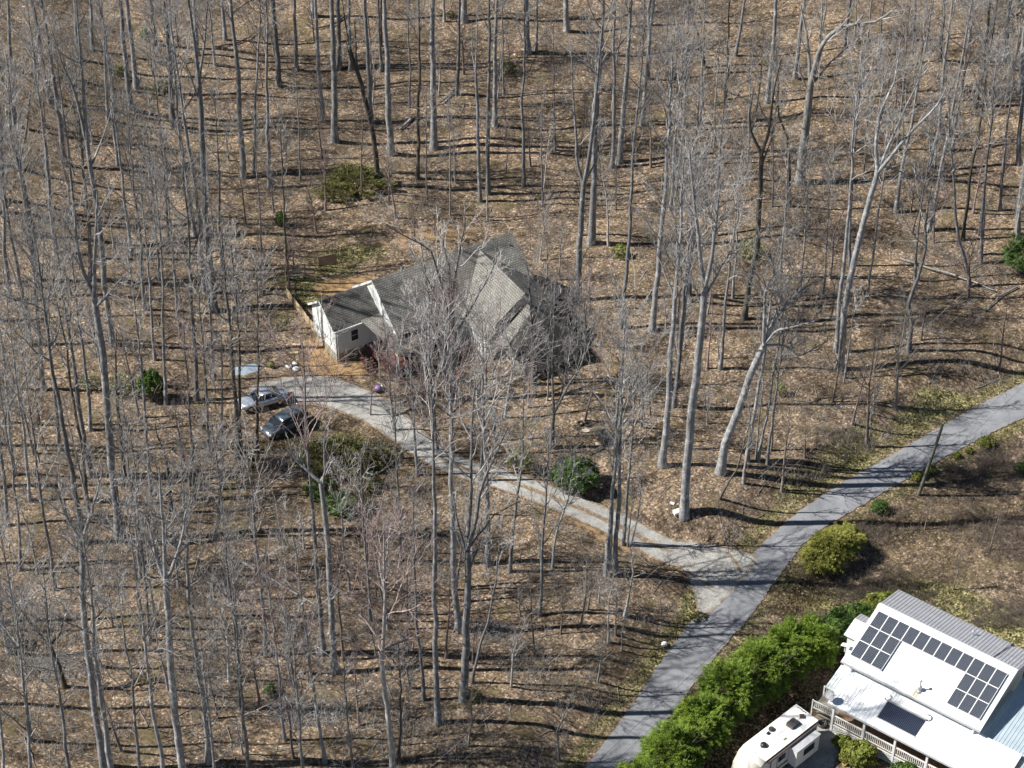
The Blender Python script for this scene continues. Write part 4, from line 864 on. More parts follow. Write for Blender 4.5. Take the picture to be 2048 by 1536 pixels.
for (x, y, r, h, m, w, n) in [(640,985,1.5,1.2,'leaf_mid','loose green undergrowth just below the brush pile',1500),(735,975,1.6,1.2,'leaf_olive','loose olive undergrowth right of the bright shrub',1400),(563,452,.6,1.9,'leaf_mid','small green holly growing by the thin dark trunk',700),(240,152,.9,1.6,'leaf_olive','olive shrub high in the upper left wood',500),(328,186,1.1,1.8,'leaf_olive','dark olive shrub under the upper left trunks',700),(292,82,.6,1.8,'leaf_mid','slender green young pine in the upper left wood',350),(1242,515,.9,1.6,'leaf_lime','yellow green bush in front of the dark slim trunk right of the house',900),(1500,518,1.5,2.6,'leaf_pale','pale grey green thin bush left of the leaning oak',1000),(1016,148,1.0,1.8,'leaf_olive','dull green bush in the top middle wood',550),(945,1398,.7,1,'leaf_olive','small green bush at the foot of the big forked trunk',500),(543,1388,.5,1.2,'leaf_mid','small green sapling in the lower left wood',350),(1398,1236,.7,.4,'leaf_olive','green weed clump at the driveway mouth',220),(1345,158,.8,1.4,'leaf_olive','small green bush near the top right of centre',300),(850,1070,.4,.7,'leaf_lime','tiny yellow green bush below the driveway',250),(1560,790,.6,1.5,'leaf_lime','green sprig between the slim trunks above the road',250),(180,775,1.1,1.4,'leaf_pale','pale green shrub in the left wood',350),(30,1290,.9,1.6,'leaf_olive','dark green shrub at the left edge',450),(2020,30,1.6,3.5,'leaf_olive','dark pine crown at the top right corner',1200),(900,35,.6,1,'leaf_olive','small green bush by the top edge',200)]:
    shrub(x,y,r,r*.85,h,n,.12,m,'green_shrub',w,gaps=.3)
# grass tufts on the verges: stuff
def tufts(name, n, mat, label, sel, hg=(.06,.18)):
    dr, sd_, _ = polydist(GX, GY, RC_c)
    pts = []
    flat = mask[..., 0].ravel(); ok = np.nonzero((flat > .45) & (np.abs(GX.ravel()) < 75) & (GY.ravel() > -50) & (GY.ravel() < 60) & (dr.ravel() > 2.2))[0]
    i = rng.choice(ok, n); x = GX.ravel()[i]+rng.uniform(-.4, .4, n); y = GY.ravel()[i]+rng.uniform(-.4, .4, n)
    B = np.c_[x, y, HH(x, y)]; D = unit(np.c_[rng.normal(0, .5, (n, 2)), np.ones(n)]); L = rng.uniform(*hg, n)[:, None]; s = perp(D, n)*.03
    V = np.stack([B-s, B+s, B+D*L+s*.3, B+D*L-s*.3], 1).reshape(-1, 3)
    tag(meshobj(name, V, np.arange(4*n).reshape(-1, 4), M[mat]), label, 'grass', kind='stuff')
M['grass'] = leafmat('dry_grass', (.10,.11,.03), (.42,.38,.17))
tufts('grass', 26000, 'grass', 'short dry and green grass on the road verges and yard', 0)
# ------------------------------------------------------------------ materials for built things
def ribbed(name, col, rough=.35, metal=.0, sc=0): return simple(name, col, rough, metal, .06, 1.5)
M['white_metal'] = ribbed('white_roof_paint', (.80,.82,.83)); M['roof_grey'] = simple('grey_and_shaded_metal_roof', (.50,.50,.52), .35, .35, .14, 1.2)  # grey sheet; on back slopes it holds painted grazing shade
M['white'] = simple('white_paint', (.74,.76,.75), .55, 0, .06, 3); M['siding'] = simple('pale_siding', (.70,.73,.70), .7, 0, .07, 1.5); M['found_and_shade'] = simple('block_foundation_and_shade', (.33,.31,.25), .9, 0, .2, 2)  # foundation tone, reused to paint shade on the garage wall
M['glass'] = simple('dark_glass', (.02,.028,.035), .08, 0, .1, 1); M['trim'] = simple('grey_trim', (.42,.43,.44), .6); M['teal'] = simple('pale_teal_roof', (.68,.74,.73), .45, .1, .1, 2)
M['deck'] = simple('brown_deck_boards', (.20,.13,.085), .8, 0, .3, 5); M['redwood'] = simple('red_stained_wood', (.13,.06,.052), .8, 0, .25, 5); M['rawwood'] = simple('raw_lumber', (.50,.38,.24), .8, 0, .15, 5); M['oldwood'] = simple('weathered_wood', (.24,.215,.18), .9, 0, .25, 3, .4)
M['black'] = simple('black_plastic', (.018,.02,.022), .4, 0, .2, 4); M['rubber'] = simple('rubber', (.02,.02,.02), .8); M['chrome'] = simple('bright_metal', (.6,.6,.6), .25, 1, .05); M['galv'] = simple('galvanised_metal', (.48,.50,.51), .45, .5, .1, 4)
M['cream'] = simple('cream_fibreglass', (.62,.59,.52), .35, 0, .05, 1); M['rvwhite'] = simple('white_rubber_roof', (.76,.76,.73), .6, 0, .10, 1.6); M['rvside'] = simple('trailer_side_panel', (.68,.68,.66), .35, 0, .04, 1); M['rvband'] = simple('brown_trailer_stripe', (.16,.12,.10), .4)
M['smoke'] = simple('smoked_vent_cover', (.06,.055,.055), .25); M['carsilver'] = simple('silver_paint', (.54,.60,.67), .22, .55, .04, 1); M['carblack'] = simple('dark_green_grey_paint', (.13,.17,.205), .2, .5, .1, 1); M['lamp'] = simple('lamp_lens', (.75,.75,.72), .15); M['redlens'] = simple('red_lens', (.35,.02,.02), .2)
M['wire'] = simple('aged_cable', (.05,.05,.05), .6); M['polewood'] = simple('pole_wood', (.13,.135,.10), .9, 0, .25, 3, .4)
M['bluetarp'] = simple('grey_blue_tarp', (.24,.30,.36), .5, 0, .2, 1.2); M['plastic_white'] = simple('white_plastic', (.78,.78,.75), .45); M['purple'] = simple('purple_plastic', (.22,.14,.30), .5); M['pink'] = simple('pink_plastic', (.55,.25,.32), .5); M['blueplastic'] = simple('blue_plastic', (.06,.22,.42), .4); M['concrete'] = simple('concrete', (.42,.39,.33), .9, 0, .15, 4); M['terracotta'] = simple('yellow_glaze', (.62,.50,.12), .4)
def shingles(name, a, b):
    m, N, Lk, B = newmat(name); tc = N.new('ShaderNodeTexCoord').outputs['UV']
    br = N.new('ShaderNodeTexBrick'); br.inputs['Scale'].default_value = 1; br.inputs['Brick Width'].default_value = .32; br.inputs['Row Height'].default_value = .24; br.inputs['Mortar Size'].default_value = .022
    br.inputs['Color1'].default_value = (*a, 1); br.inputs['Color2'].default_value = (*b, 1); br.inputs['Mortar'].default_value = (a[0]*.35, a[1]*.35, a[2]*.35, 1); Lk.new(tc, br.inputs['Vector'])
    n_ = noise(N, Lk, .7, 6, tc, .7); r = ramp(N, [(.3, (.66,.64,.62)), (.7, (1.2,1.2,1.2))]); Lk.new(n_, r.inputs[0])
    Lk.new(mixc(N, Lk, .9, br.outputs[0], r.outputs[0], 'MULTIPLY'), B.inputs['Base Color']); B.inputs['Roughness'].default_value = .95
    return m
M['shingle'] = shingles('grey_brown_shingles', (.205,.20,.18), (.27,.265,.24)); M['shingle_dark_shaded'] = shingles('dark_and_shaded_shingles', (.105,.105,.098), (.15,.15,.14))  # darker shingle also paints shade on slopes turned from the sun
def pv():
    m, N, Lk, B = newmat('solar_cells'); tc = N.new('ShaderNodeTexCoord').outputs['UV']
    br = N.new('ShaderNodeTexBrick'); br.offset = 0; br.inputs['Scale'].default_value = 1; br.inputs['Brick Width'].default_value = .125; br.inputs['Row Height'].default_value = 1/12; br.inputs['Mortar Size'].default_value = .007; br.inputs['Mortar Smooth'].default_value = .3
    br.inputs['Color1'].default_value = (.010,.012,.02, 1); br.inputs['Color2'].default_value = (.016,.02,.032, 1); br.inputs['Mortar'].default_value = (.24,.27,.32, 1); Lk.new(tc, br.inputs['Vector'])
    Lk.new(br.outputs[0], B.inputs['Base Color']); B.inputs['Roughness'].default_value = .3; B.inputs['Specular IOR Level'].default_value = .25
    return m
M['pv'] = pv()
def uvslab(name, quad, t, mat, parent, su=1, sv=1, norm=False):
    """thick roof or panel: quad = far-left, far-right, near-right, near-left of the top face, UV in metres (or 0..1)"""
    Q = [np.array(p, float) for p in quad]; n = unit(np.cross(Q[1]-Q[0], Q[3]-Q[0])); n = n if n[2] > 0 else -n
    V = Q+[p-n*t for p in Q]; F = [(0,3,2,1),(4,5,6,7),(0,1,5,4),(1,2,6,5),(2,3,7,6),(3,0,4,7)]
    o = meshobj(name, V, F, mat, parent)
    uv = o.data.uv_layers.new(name='UVMap'); e1 = unit(Q[1]-Q[0]); e2 = unit(Q[3]-Q[0]); L1 = np.linalg.norm(Q[1]-Q[0]); L2 = np.linalg.norm(Q[3]-Q[0])
    for lp in o.data.loops:
        d = V[lp.vertex_index]-Q[0]; a, b = d@e1, d@e2
        if norm: a, b = a/L1, b/L2
        uv.data[lp.index].uv = (a*su, b*sv)
    return o
def ribroof(name, quad, t, mat, parent, pitch=.3, rib=.035, screws=False):
    """ribbed sheet roof: quad = ridge-left, ridge-right, eave-right, eave-left"""
    a, b, c, d = [np.array(p, float) for p in quad]; n = unit(np.cross(b-a, d-a)); n = n if n[2] > 0 else -n
    mb = MB(); mb.slab([a, b, c, d], t); L = np.linalg.norm(b-a); k = int(L/pitch)
    e = unit(b-a)
    for i in range(k+1):
        s = (i+.5)*L/(k+1); p = a+e*s; q = d+(c-d)*(s/L)
        mb.add([p-e*.035+n*.001, p+e*.035+n*.001, q+e*.035+n*.001, q-e*.035+n*.001, p-e*.012+n*rib, p+e*.012+n*rib, q+e*.012+n*rib, q-e*.012+n*rib], [(0,4,7,3),(4,5,6,7),(5,1,2,6),(0,1,5,4),(3,7,6,2)])
    return mb.build(name, mat, parent)
# ------------------------------------------------------------------ house with the white metal roof
ZB = -.75
O2 = Wz(1757.6, 1208.5, ZB+7.06)
H2 = empty('metal_roof_house', (O2[0], O2[1], ZB), R_(-36.98)); tag(H2, 'large house with white and grey metal roofs carrying solar panels', 'house')
RZ, EF, EB = 7.06, 5.2, 5.9; L2_ = 12.72
b = MB(); b.prism([(-5.35,0),(3.05,0),(3.05,5.62),(-.02,6.80),(-.45,6.72),(-5.35,5.08)], 0, .45, 12.3); b.build('wall', M['siding'], H2)
b = MB(); b.box(12.3, 20.5, -5.2, .8, 0, 3.9); b.build('wall', M['siding'], H2)
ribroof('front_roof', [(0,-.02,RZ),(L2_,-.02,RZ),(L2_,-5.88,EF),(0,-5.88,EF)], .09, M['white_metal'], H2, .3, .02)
ribroof('back_roof', [(0,.02,RZ),(L2_,.02,RZ),(L2_,3.68,EB),(0,3.68,EB)], .09, M['roof_grey'], H2, .3, .045)  # back slope greyer in colour to paint its grazing shade
b = MB(); b.prism([(-.28,RZ-.02),(0,RZ+.09),(.28,RZ-.02),(0,RZ-.06)], 0, -.02, L2_+.02); b.build('ridge_cap', M['white_metal'], H2)
b = MB(); b.box(-.02,L2_+.02,-5.98,-5.90,EF-.16,EF+.0); b.build('gutter', M['trim'], H2)
b = MB()
for i in range(39):
    for j in range(4):
        x = .3+i*.322; y = .55+j*.85+(i % 3)*.05; z = RZ-(y/3.68)*(RZ-EB)
        b.box(x-.016, x+.016, y-.016, y+.016, z+.0, z+.06)
b.build('roof_screws', M['white'], H2)
sl = math.atan((RZ-EF)/5.86)
def onfront(x, v, up=0): return np.array((x+0., -v*math.cos(sl)-up*math.sin(sl)*1.0, RZ-v*math.sin(sl)+up*math.cos(sl)))
PW, PH = .99, 1.60
cellsxy = [(i, 0) for i in range(12)]+[(i, r) for r in (1, 2) for i in (0, 1, 2, 9, 10, 11)]
pv0 = None
for (i, r) in cellsxy:
    x0 = .36+i*PW; v0 = .62+r*PH
    if pv0 is None:
        q = [onfront(x0+.02, v0+.02, .17), onfront(x0+PW-.02, v0+.02, .17), onfront(x0+PW-.02, v0+PH-.02, .17), onfront(x0+.02, v0+PH-.02, .17)]
        base = q[0].copy()
        pv0 = uvslab('solar_panel', [p-base for p in q], .045, M['pv'], H2, norm=True); pv0.location = base
        f = MB(); n = unit(np.cross(q[3]-q[0], q[1]-q[0])); n = n if n[2] > 0 else -n; Q = [p-base+n*.004 for p in q]
        for k in range(4): f.bar(Q[k], Q[(k+1) % 4], .035, .05, up=n)
        fr0 = f.build('panel_frame', M['white'], pv0); continue
    o = pv0.copy(); C.objects.link(o); fr = fr0.copy(); C.objects.link(fr); fr.parent = o
    o.location = onfront(x0+.02, v0+.02, .17)
for (x, v0) in [(3.34, 5.40)]: pass
# chimney pipe with cowl, vent pipes
b = MB(); p = onfront(6.83, 5.5); b.lathe([(.13,0),(.13,.55)], (p[0], p[1]+.05, p[2]-.1), 12); b.lathe([(.2,.5),(.2,.62),(.04,.78)], (p[0], p[1]+.05, p[2]-.1), 12); b.lathe([(.06,.7),(.06,1.25)], (p[0], p[1]+.05, p[2]-.1), 8); b.lathe([(.13,1.25),(.13,1.33),(.03,1.42)], (p[0], p[1]+.05, p[2]-.1), 10); b.lathe([(.3,-.02),(.15,.08)], (p[0], p[1]+.05, p[2]+.03), 14); b.build('chimney_pipe', M['galv'], H2, True)
b = MB(); b.lathe([(.06,0),(.06,.5)], (7.7, 2.2, 6.3), 8); b.lathe([(.14,.45),(.12,.55),(.02,.6)], (7.7, 2.2, 6.3), 10); b.build('vent_pipe', M['galv'], H2)
b = MB(); b.tube([(10.75,3.5,6.05),(10.6,2.2,6.43),(10.5,1.0,6.83),(10.45,.3,7.06)], .03, 6); b.box(10.68,10.86,3.3,3.5,5.97,6.16); b.build('cable_conduit', M['black'], H2)
b = MB(); p = onfront(6.7, 5.95); b.obox(onfront(6.6, 5.72, .03), (1,0,0), (0,-math.cos(sl),-math.sin(sl)), (0,-math.sin(sl),math.cos(sl)), .07, .38, .018); b.obox(onfront(6.85, 5.72, .03), (1,0,0), (0,-math.cos(sl),-math.sin(sl)), (0,-math.sin(sl),math.cos(sl)), .07, .38, .018); b.build('roof_plank', M['rawwood'], H2)
# clerestory windows under the front eave
for x in (1.0, 3.1, 5.4, 7.0, 9.2, 11.0):
    f = MB(); f.box(x, x+1.35, -5.42, -5.35, 4.48, 4.98); fo = f.build('window', M['white'], H2); g = MB(); g.box(x+.07, x+.65, -5.435, -5.42, 4.54, 4.92); g.box(x+.70, x+1.28, -5.435, -5.42, 4.54, 4.92); g.build('pane', M['glass'], fo)
# small roof on the left gable
b = MB(); b.box(-1.0,.45,-3.1,-.7,0,5.2); b.build('side_bay', M['siding'], H2)
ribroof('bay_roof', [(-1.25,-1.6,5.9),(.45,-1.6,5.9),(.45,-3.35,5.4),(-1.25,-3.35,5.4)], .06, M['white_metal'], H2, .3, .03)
ribroof('bay_roof', [(-1.25,-1.56,5.9),(.45,-1.56,5.9),(.45,-.5,5.6),(-1.25,-.5,5.6)], .06, M['roof_grey'], H2, .3, .04)  # grey back half, shade put into the colour like the main roof
b = MB(); b.obox((-.35,-4.85,6.0), unit(np.array((1,.1,.25))), (0,1,0), unit(np.array((-.25,0,1))), .28, .2, .025); b.bar((-.3,-4.85,5.2),(-.35,-4.85,5.98), .05); b.build('flat_antenna', M['plastic_white'], H2)
# porch: roof, posts, floor, rails, lattice
ribroof('porch_roof', [(.78,-5.45,4.42),(16.3,-5.45,4.42),(16.3,-9.12,3.5),(.78,-9.12,3.5)], .08, M['white_metal'], H2, .3, .03)
b = MB(); b.box(.78,16.3,-9.22,-9.14,3.36,3.5); b.build('gutter', M['trim'], H2)
ribroof('side_porch_roof', [(-.35,-5.0,3.75),(.74,-5.0,3.75),(.74,-7.55,3.25),(-.35,-7.55,3.25)], .06, M['teal'], H2, .3, .03)
b = MB(); b.box(1.2,16,-8.85,-5.36,.98,1.1); b.build('porch_floor', M['deck'], H2)
posts = [1.28, 4.15, 7.0, 9.9, 12.8, 15.7]
for x in posts:
    q = MB(); q.box(x-.09,x+.09,-8.92,-8.74,0,3.55); q.build('porch_post', M['white'], H2)
for x in (.9, 12.1):
    q = MB(); q.box(x-.07,x+.07,-5.84,-5.7,4.36,5.22); q.build('eave_post', M['white'], H2)
for x0, x1 in zip(posts[:-1], posts[1:]):
    q = MB(); q.box(x0+.09,x1-.09,-8.87,-8.79,2.0,2.07); q.box(x0+.09,x1-.09,-8.86,-8.80,1.2,1.25); n = int((x1-x0-.2)/.16)
    for i in range(n): x = x0+.16+i*(x1-x0-.3)/(n-1); q.box(x-.025,x+.025,-8.85,-8.81,1.25,2.0)
    q.build('railing', M['white'], H2)
    q = MB(); q.box(x0+.09,x1-.09,-8.90,-8.84,.92,1.0); q.box(x0+.09,x1-.09,-8.90,-8.84,.0,.07); w = x1-x0-.18; hh = .86; st = .22
    k = int((w+hh)/st)
    for i in range(k+1):
        s = i*st
        xa, za = (s, 0) if s <= w else (w, s-w); xb, zb = (s-hh, hh) if s >= hh else (0, s)
        if abs(xa-xb) > .05:
            q.bar((x0+.09+xa,-8.875,.06+za),(x0+.09+xb,-8.875,.06+zb), .05, .02, up=(0,1,0)); q.bar((x1-.09-xa,-8.855,.06+za),(x1-.09-xb,-8.855,.06+zb), .05, .02, up=(0,1,0))
    q.build('lattice', M['white'], H2)
q = MB()
for i in range(7): q.box(-.55-i*.0+.0, 1.1, -6.3-i*.3-.3, -6.3-i*.3, .98-i*.14-.05, .98-i*.14)
q.build('steps', M['oldwood'], H2)
for yy in (-6.4, -8.3):
    q = MB(); q.bar((1.15,yy,2.0),(-.9,yy,1.9), .07); q.bar((1.15,yy,1.2),(-.9,yy,1.1), .05); q.box(-.98,-.88,yy-.05,yy+.05,0,1.98)
    for i in range(11): x = 1.0-i*.17; q.box(x-.02,x+.02,yy-.02,yy+.02,1.15,1.98)
    q.build('stair_railing', M['white'], H2)
q = MB(); q.box(-.9,1.15,-8.3,-6.4,.93,1.0); q.build('landing', M['oldwood'], H2)
b = MB(); p0 = (.95,-8.96,3.5); b.bar((.95,-8.96,3.4),(.95,-8.96,4.1), .05); b.build('dish_mast', M['galv'], H2)
b = MB(); d = unit(np.array((.0,-.58,.8))); cpt = np.array((.85,-9.05,4.35)); a1 = unit(np.cross(d, (0,0,1))); a2 = np.cross(d, a1); V = [cpt]; F = []
for rI, (r, dp) in enumerate(((.2,.02),(.36,.08),(.44,.13))):
    for i in range(18): t = 2*math.pi*i/18; V.append(cpt+a1*r*math.cos(t)+a2*r*.9*math.sin(t)+d*dp)
F = [(0,1+i,1+(i+1) % 18) for i in range(18)]+[(1+j*18+i,1+(j+1)*18+i,1+(j+1)*18+(i+1) % 18,1+j*18+(i+1) % 18) for j in range(2) for i in range(18)]
b.add(V, F); V2 = [v-d*.02 for v in V]; b.add(V2, F); b.bar(cpt-a2*.4, cpt+d*.55-a2*.15, .03); b.obox(cpt+d*.55-a2*.15, d, a1, a2, .05,.04,.04); b.build('satellite_dish', M['trim'], H2, False)
# evacuated tube collector on the porch roof
def onporch(x, y, up=0): return np.array((x, y, 4.42-( -5.45-y)*(.92/3.67)+up))
b = MB(); b.slab([onporch(4.9,-6.65,.09),onporch(8.35,-6.65,.09),onporch(8.35,-8.35,.09),onporch(4.9,-8.35,.09)], .05); th = b.build('heat_collector', M['glass'], H2)
b = MB()
for i in range(24): x = 5.0+i*.142; b.tube([onporch(x,-6.72,.13),onporch(x,-8.3,.13)], .035, 6)
b.build('collector_tubes', simple('blue_black_tubes', (.07,.085,.14), .15), th)
b = MB(); b.bar(onporch(4.85,-6.62,.15),onporch(8.4,-6.62,.15),.12); b.bar(onporch(4.85,-8.38,.12),onporch(8.4,-8.38,.12),.05); b.build('collector_header', M['trim'], th)
for cx_ in (4.75, 8.45):
    b = MB(); b.tube([onporch(cx_+.25*math.cos(t),-6.35+.25*math.sin(t),.1+.05*math.sin(t)) for t in np.linspace(-2.6 if cx_ < 6 else -1.6, 2.6 if cx_ > 6 else 1.4, 10)], .035, 6); b.build('hose', M['smoke'], th)
# right wing roofs
ribroof('right_wing_roof', [(12.75,2.2,4.9),(22,2.2,4.9),(22,-5.4,4.0),(12.75,-5.4,4.0)], .08, simple('shade_blue_metal_roof', (.42,.50,.55), .4, .15, .1, 1.2), H2, .3, .04)  # bluish shade cast by the main house, put into the roof colour
b = MB(); b.box(16.4,24,-9.0,-5.5,0,3.3); b.build('wall', M['siding'], H2)
ribroof('right_wing_roof', [(16.34,-5.44,3.9),(24,-5.44,3.9),(24,-9.5,3.2),(16.34,-9.5,3.2)], .08, M['roof_grey'], H2, .3, .04)
# ------------------------------------------------------------------ travel trailer
RLp, RRp, FRp, FLp = [np.array(Wz(1440+a/5.69, 1360+bb/5.69, ZB+3.3)) for a, bb in ((870,280),(1115,440),(520,905),(265,740))]
fwd = unit(((FRp+FLp)-(RRp+RLp))/2); ctr = (RLp+RRp+FRp+FLp)/4; angv = math.atan2(fwd[1], fwd[0])
RV = empty('travel_trailer', (ctr[0], ctr[1], ZB), angv); tag(RV, 'white and cream travel trailer parked in the hedge shade beside the porch steps', 'travel trailer')
hl, hw = 3.2, 1.2
b = MB(); b.prism([(-hl,.62),(hl+.9,.62),(hl+1.15,1.3),(hl+1.0,2.1),(hl+.45,2.85),(hl,3.14),(-hl,3.14)], 1, -hw+.03, hw-.03); b.build('body', M['rvside'], RV)
b = MB(); b.slab([(-hl-.03,hw,3.22),(hl,hw,3.22),(hl,-hw,3.22),(-hl-.03,-hw,3.22)], .09); b.build('roof', M['rvwhite'], RV)
b = MB(); pr = [(hl+.01,3.22),(hl+.55,2.93),(hl+1.1,2.12),(hl+1.25,1.3),(hl+1.0,.62)]
for (x0, z0), (x1, z1) in zip(pr[:-1], pr[1:]): b.add([(x0,-hw,z0),(x0,hw,z0),(x1,hw,z1),(x1,-hw,z1),(x0-.08,-hw,z0-.04),(x0-.08,hw,z0-.04),(x1-.08,hw,z1-.04),(x1-.08,-hw,z1-.04)],[(0,1,2,3),(7,6,5,4),(0,3,7,4),(1,5,6,2)])
b.build('nose_cap', M['cream'], RV, True)
sd2 = 1     # the side facing the porch
for s in (-1, 1):
    b = MB(); b.box(-hl, hl+.6, s*hw-.012 if s > 0 else s*hw-.012, s*hw+.012, 1.0, 1.16); b.box(-hl, hl+.3, s*hw-.013, s*hw+.013, 2.95, 3.06); b.build('stripe', M['rvband'], RV)
b = MB()
for s in (-1, 1):
    for x in (-2.9,-1.7,-.5,.6,1.6,2.55): b.box(x-.012,x+.012,s*hw-.035,s*hw-.018,.7,3.0)
b.box(-hl+.1,hl-.1,-.02,.02,3.215,3.235); b.box(-hl+.05,-hl+.1,-1.1,1.1,3.215,3.24); b.box(hl-.12,hl-.05,-1.15,1.15,3.215,3.245); b.build('seam', M['trim'], RV)
# slide-out towards the porch
b = MB(); b.box(-2.5,.3, hw, hw+.85, .85, 2.75) if sd2 > 0 else None; so_ = b.build('slide_out', M['rvside'], RV)
b = MB(); b.box(-2.56,.36, hw, hw+.92, 2.75, 2.82); b.build('slide_roof', M['trim'], so_)
b = MB(); b.box(-1.9,-.6, hw+.85, hw+.87, 1.6, 2.35); w_ = b.build('window', M['glass'], so_)
b = MB(); b.box(.7,1.5, hw, hw+.03, 1.75, 2.35); b.build('window', M['glass'], RV); b = MB(); b.box(-3.05,-2.62, hw, hw+.03, 1.7, 2.4); b.build('window', M['glass'], RV)
b = MB(); b.box(1.75,2.45, hw, hw+.03, .75, 2.6); dr_ = b.build('door', M['rvside'], RV); q = MB(); q.box(1.72,1.76,hw,hw+.045,.72,2.63); q.box(2.44,2.48,hw,hw+.045,.72,2.63); q.box(1.72,2.48,hw,hw+.045,2.6,2.64); q.build('door_frame', M['rvband'], dr_)
b = MB(); b.tube([(-hl+.3,hw+.12,2.98),(hl-.2,hw+.12,2.98)], .09, 10); b.build('awning', M['rvband'], RV)
for x in (-1.0, 0.0):
    for s in (-1, 1):
        b = MB(); b.lathe([(.33,-.11),(.36,-.06),(.36,.06),(.33,.11)], (x, s*(hw-.18), .36), 18, 1); w_ = b.build('wheel', M['rubber'], RV, True); b = MB(); b.lathe([(.19,-.12),(.19,.12)], (x, s*(hw-.18), .36), 12, 1); b.build('rim', M['chrome'], w_)
b = MB(); b.bar((hl+.9,.5,.5),(hl+2.1,0,.5),.1); b.bar((hl+.9,-.5,.5),(hl+2.1,0,.5),.1); b.box(-hl,hl+.9,-.7,.7,.42,.62); b.build('hitch_frame', M['black'], RV)
b = MB(); b.lathe([(.28,3.22),(.28,3.40),(.2,3.5),(.05,3.52)], (hl-1.1,0,0), 18); b.build('antenna_dome', M['black'], RV, True)
b = MB(); b.prism([(-.55,3.22),(.5,3.22),(.45,3.48),(-.3,3.55),(-.5,3.42)], 1, -.35, .35); o = b.build('air_conditioner', M['smoke'], RV); o.location = (-1.35, .1, 0)
for (x, y, r) in ((-2.5,.05,.27),(.35,-.72,.25)):
    b = MB(); b.lathe([(r,3.22),(r*1.05,3.34),(r*.8,3.42),(.05,3.44)], (x,y,0), 4 if r > .26 else 16); b.build('roof_vent', M['smoke'], RV)
b = MB(); b.box(.72,1.0,-.72,-.5,3.22,3.33); b.build('roof_vent', M['black'], RV); b = MB(); b.tube([(-3.0,-.9,3.26),(-3.05,-.6,3.3),(-3.0,-.3,3.26),(-3.1,0,3.27)], .03, 5); b.build('ladder_hooks', M['black'], RV)
b = MB(); b.box(.1,.45,.62,.78,3.22,3.26); b.build('skylight', M['leaf_pale'], RV)
b = MB(); b.box(-hl-.03,-hl,-.7,.5,1.5,2.3); b.build('rear_window', M['glass'], RV)
# round fire pit beside the trailer
g = G(1645,1452); b = MB(); b.lathe([(.36,0),(.42,.35),(.42,.38),(.34,.38),(.3,.12)], (0,0,0), 18); o = b.build('fire_pit', M['smoke'], None, True, tuple(g)); tag(o, 'round dark metal fire pit between the trailer and the porch steps', 'fire pit')
g = G(1689,1531); b = MB(); b.lathe([(.12,0),(.2,.22),(.2,.26),(.16,.26),(.1,.06)], (0,0,0), 14); o = b.build('yellow_pot', M['terracotta'], None, True, tuple(g)); tag(o, 'small yellow pot beside the large porch shrub', 'pot')
# ------------------------------------------------------------------ shingled house in the wood
ZH = 1.75
O1 = Wz(560+235/2.926, 430+500/2.926, ZH+5.95)
H1 = empty('shingled_house', (O1[0], O1[1], ZH), R_(31.4)); tag(H1, 'long pale house with grey brown shingle roofs and cross gables behind bare branches', 'house')
def gable(x0, x1, yf, yr, yb, ze, zr, mat, zb=0): q = MB(); q.prism([(yf,zb),(yb,zb),(yb,ze),(yr,zr),(yf,ze)], 0, x0, x1); return q.build('wall', mat, H1)
b = MB(); b.prism([(-2.7,.9),(2.3,.9),(2.3,3.9),(0,5.78),(-2.7,3.95)], 0, .12, 5.1); b.build('wall', M['siding'], H1)
b = MB(); b.box(.16,5.1,-2.66,2.26,-.4,.9); b.build('foundation', M['found_and_shade'], H1)
uvslab('wing_roof', [(-.12,0,5.95),(5.2,0,5.95),(5.2,-2.92,3.95),(-.12,-2.92,3.95)], .12, M['shingle_dark_shaded'], H1)
uvslab('wing_roof', [(-.12,0.01,5.95),(5.2,0.01,5.95),(5.2,2.6,3.95),(-.12,2.6,3.95)], .12, M['shingle_dark_shaded'], H1)
b = MB(); b.bar((-.16,0,5.88),(-.16,-2.95,3.86),.03,.2); b.bar((-.16,0,5.88),(-.16,2.65,3.86),.03,.2); b.build('bargeboard', M['white'], H1)
f = MB(); f.box(1.75,2.65,-2.78,-2.72,1.9,3.3); fo = f.build('window', M['white'], H1); q = MB(); q.box(1.83,2.57,-2.8,-2.775,1.98,2.57); q.box(1.83,2.57,-2.8,-2.775,2.63,3.22); q.build('pane', M['glass'], fo)
f = MB(); f.box(.02,.12,1.2,1.5,1.5,2.1); f.build('meter_box', M['trim'], H1)
b = MB(); b.prism([(-6.2,.0),(2.3,.0),(2.3,3.9),(-1.6,7.2),(-6.2,3.9)], 0, 5.15, 20.9); b.build('wall', M['siding'], H1)
uvslab('main_roof', [(5.05,-1.6,7.5),(21.2,-1.6,7.5),(21.2,-6.6,3.75),(5.05,-6.6,3.75)], .13, M['shingle'], H1)
uvslab('main_roof', [(5.05,-1.59,7.5),(21.2,-1.59,7.5),(21.2,2.8,3.95),(5.05,2.8,3.95)], .13, M['shingle'], H1)
b = MB(); b.prism([(-6.45,3.7),(-1.6,7.36),(-1.6,6.75),(-5.6,3.7)], 0, 5.0, 5.1); b.bar((5.0,-1.6,7.42),(5.0,2.85,3.83),.03,.22); b.build('bargeboard', M['white'], H1)
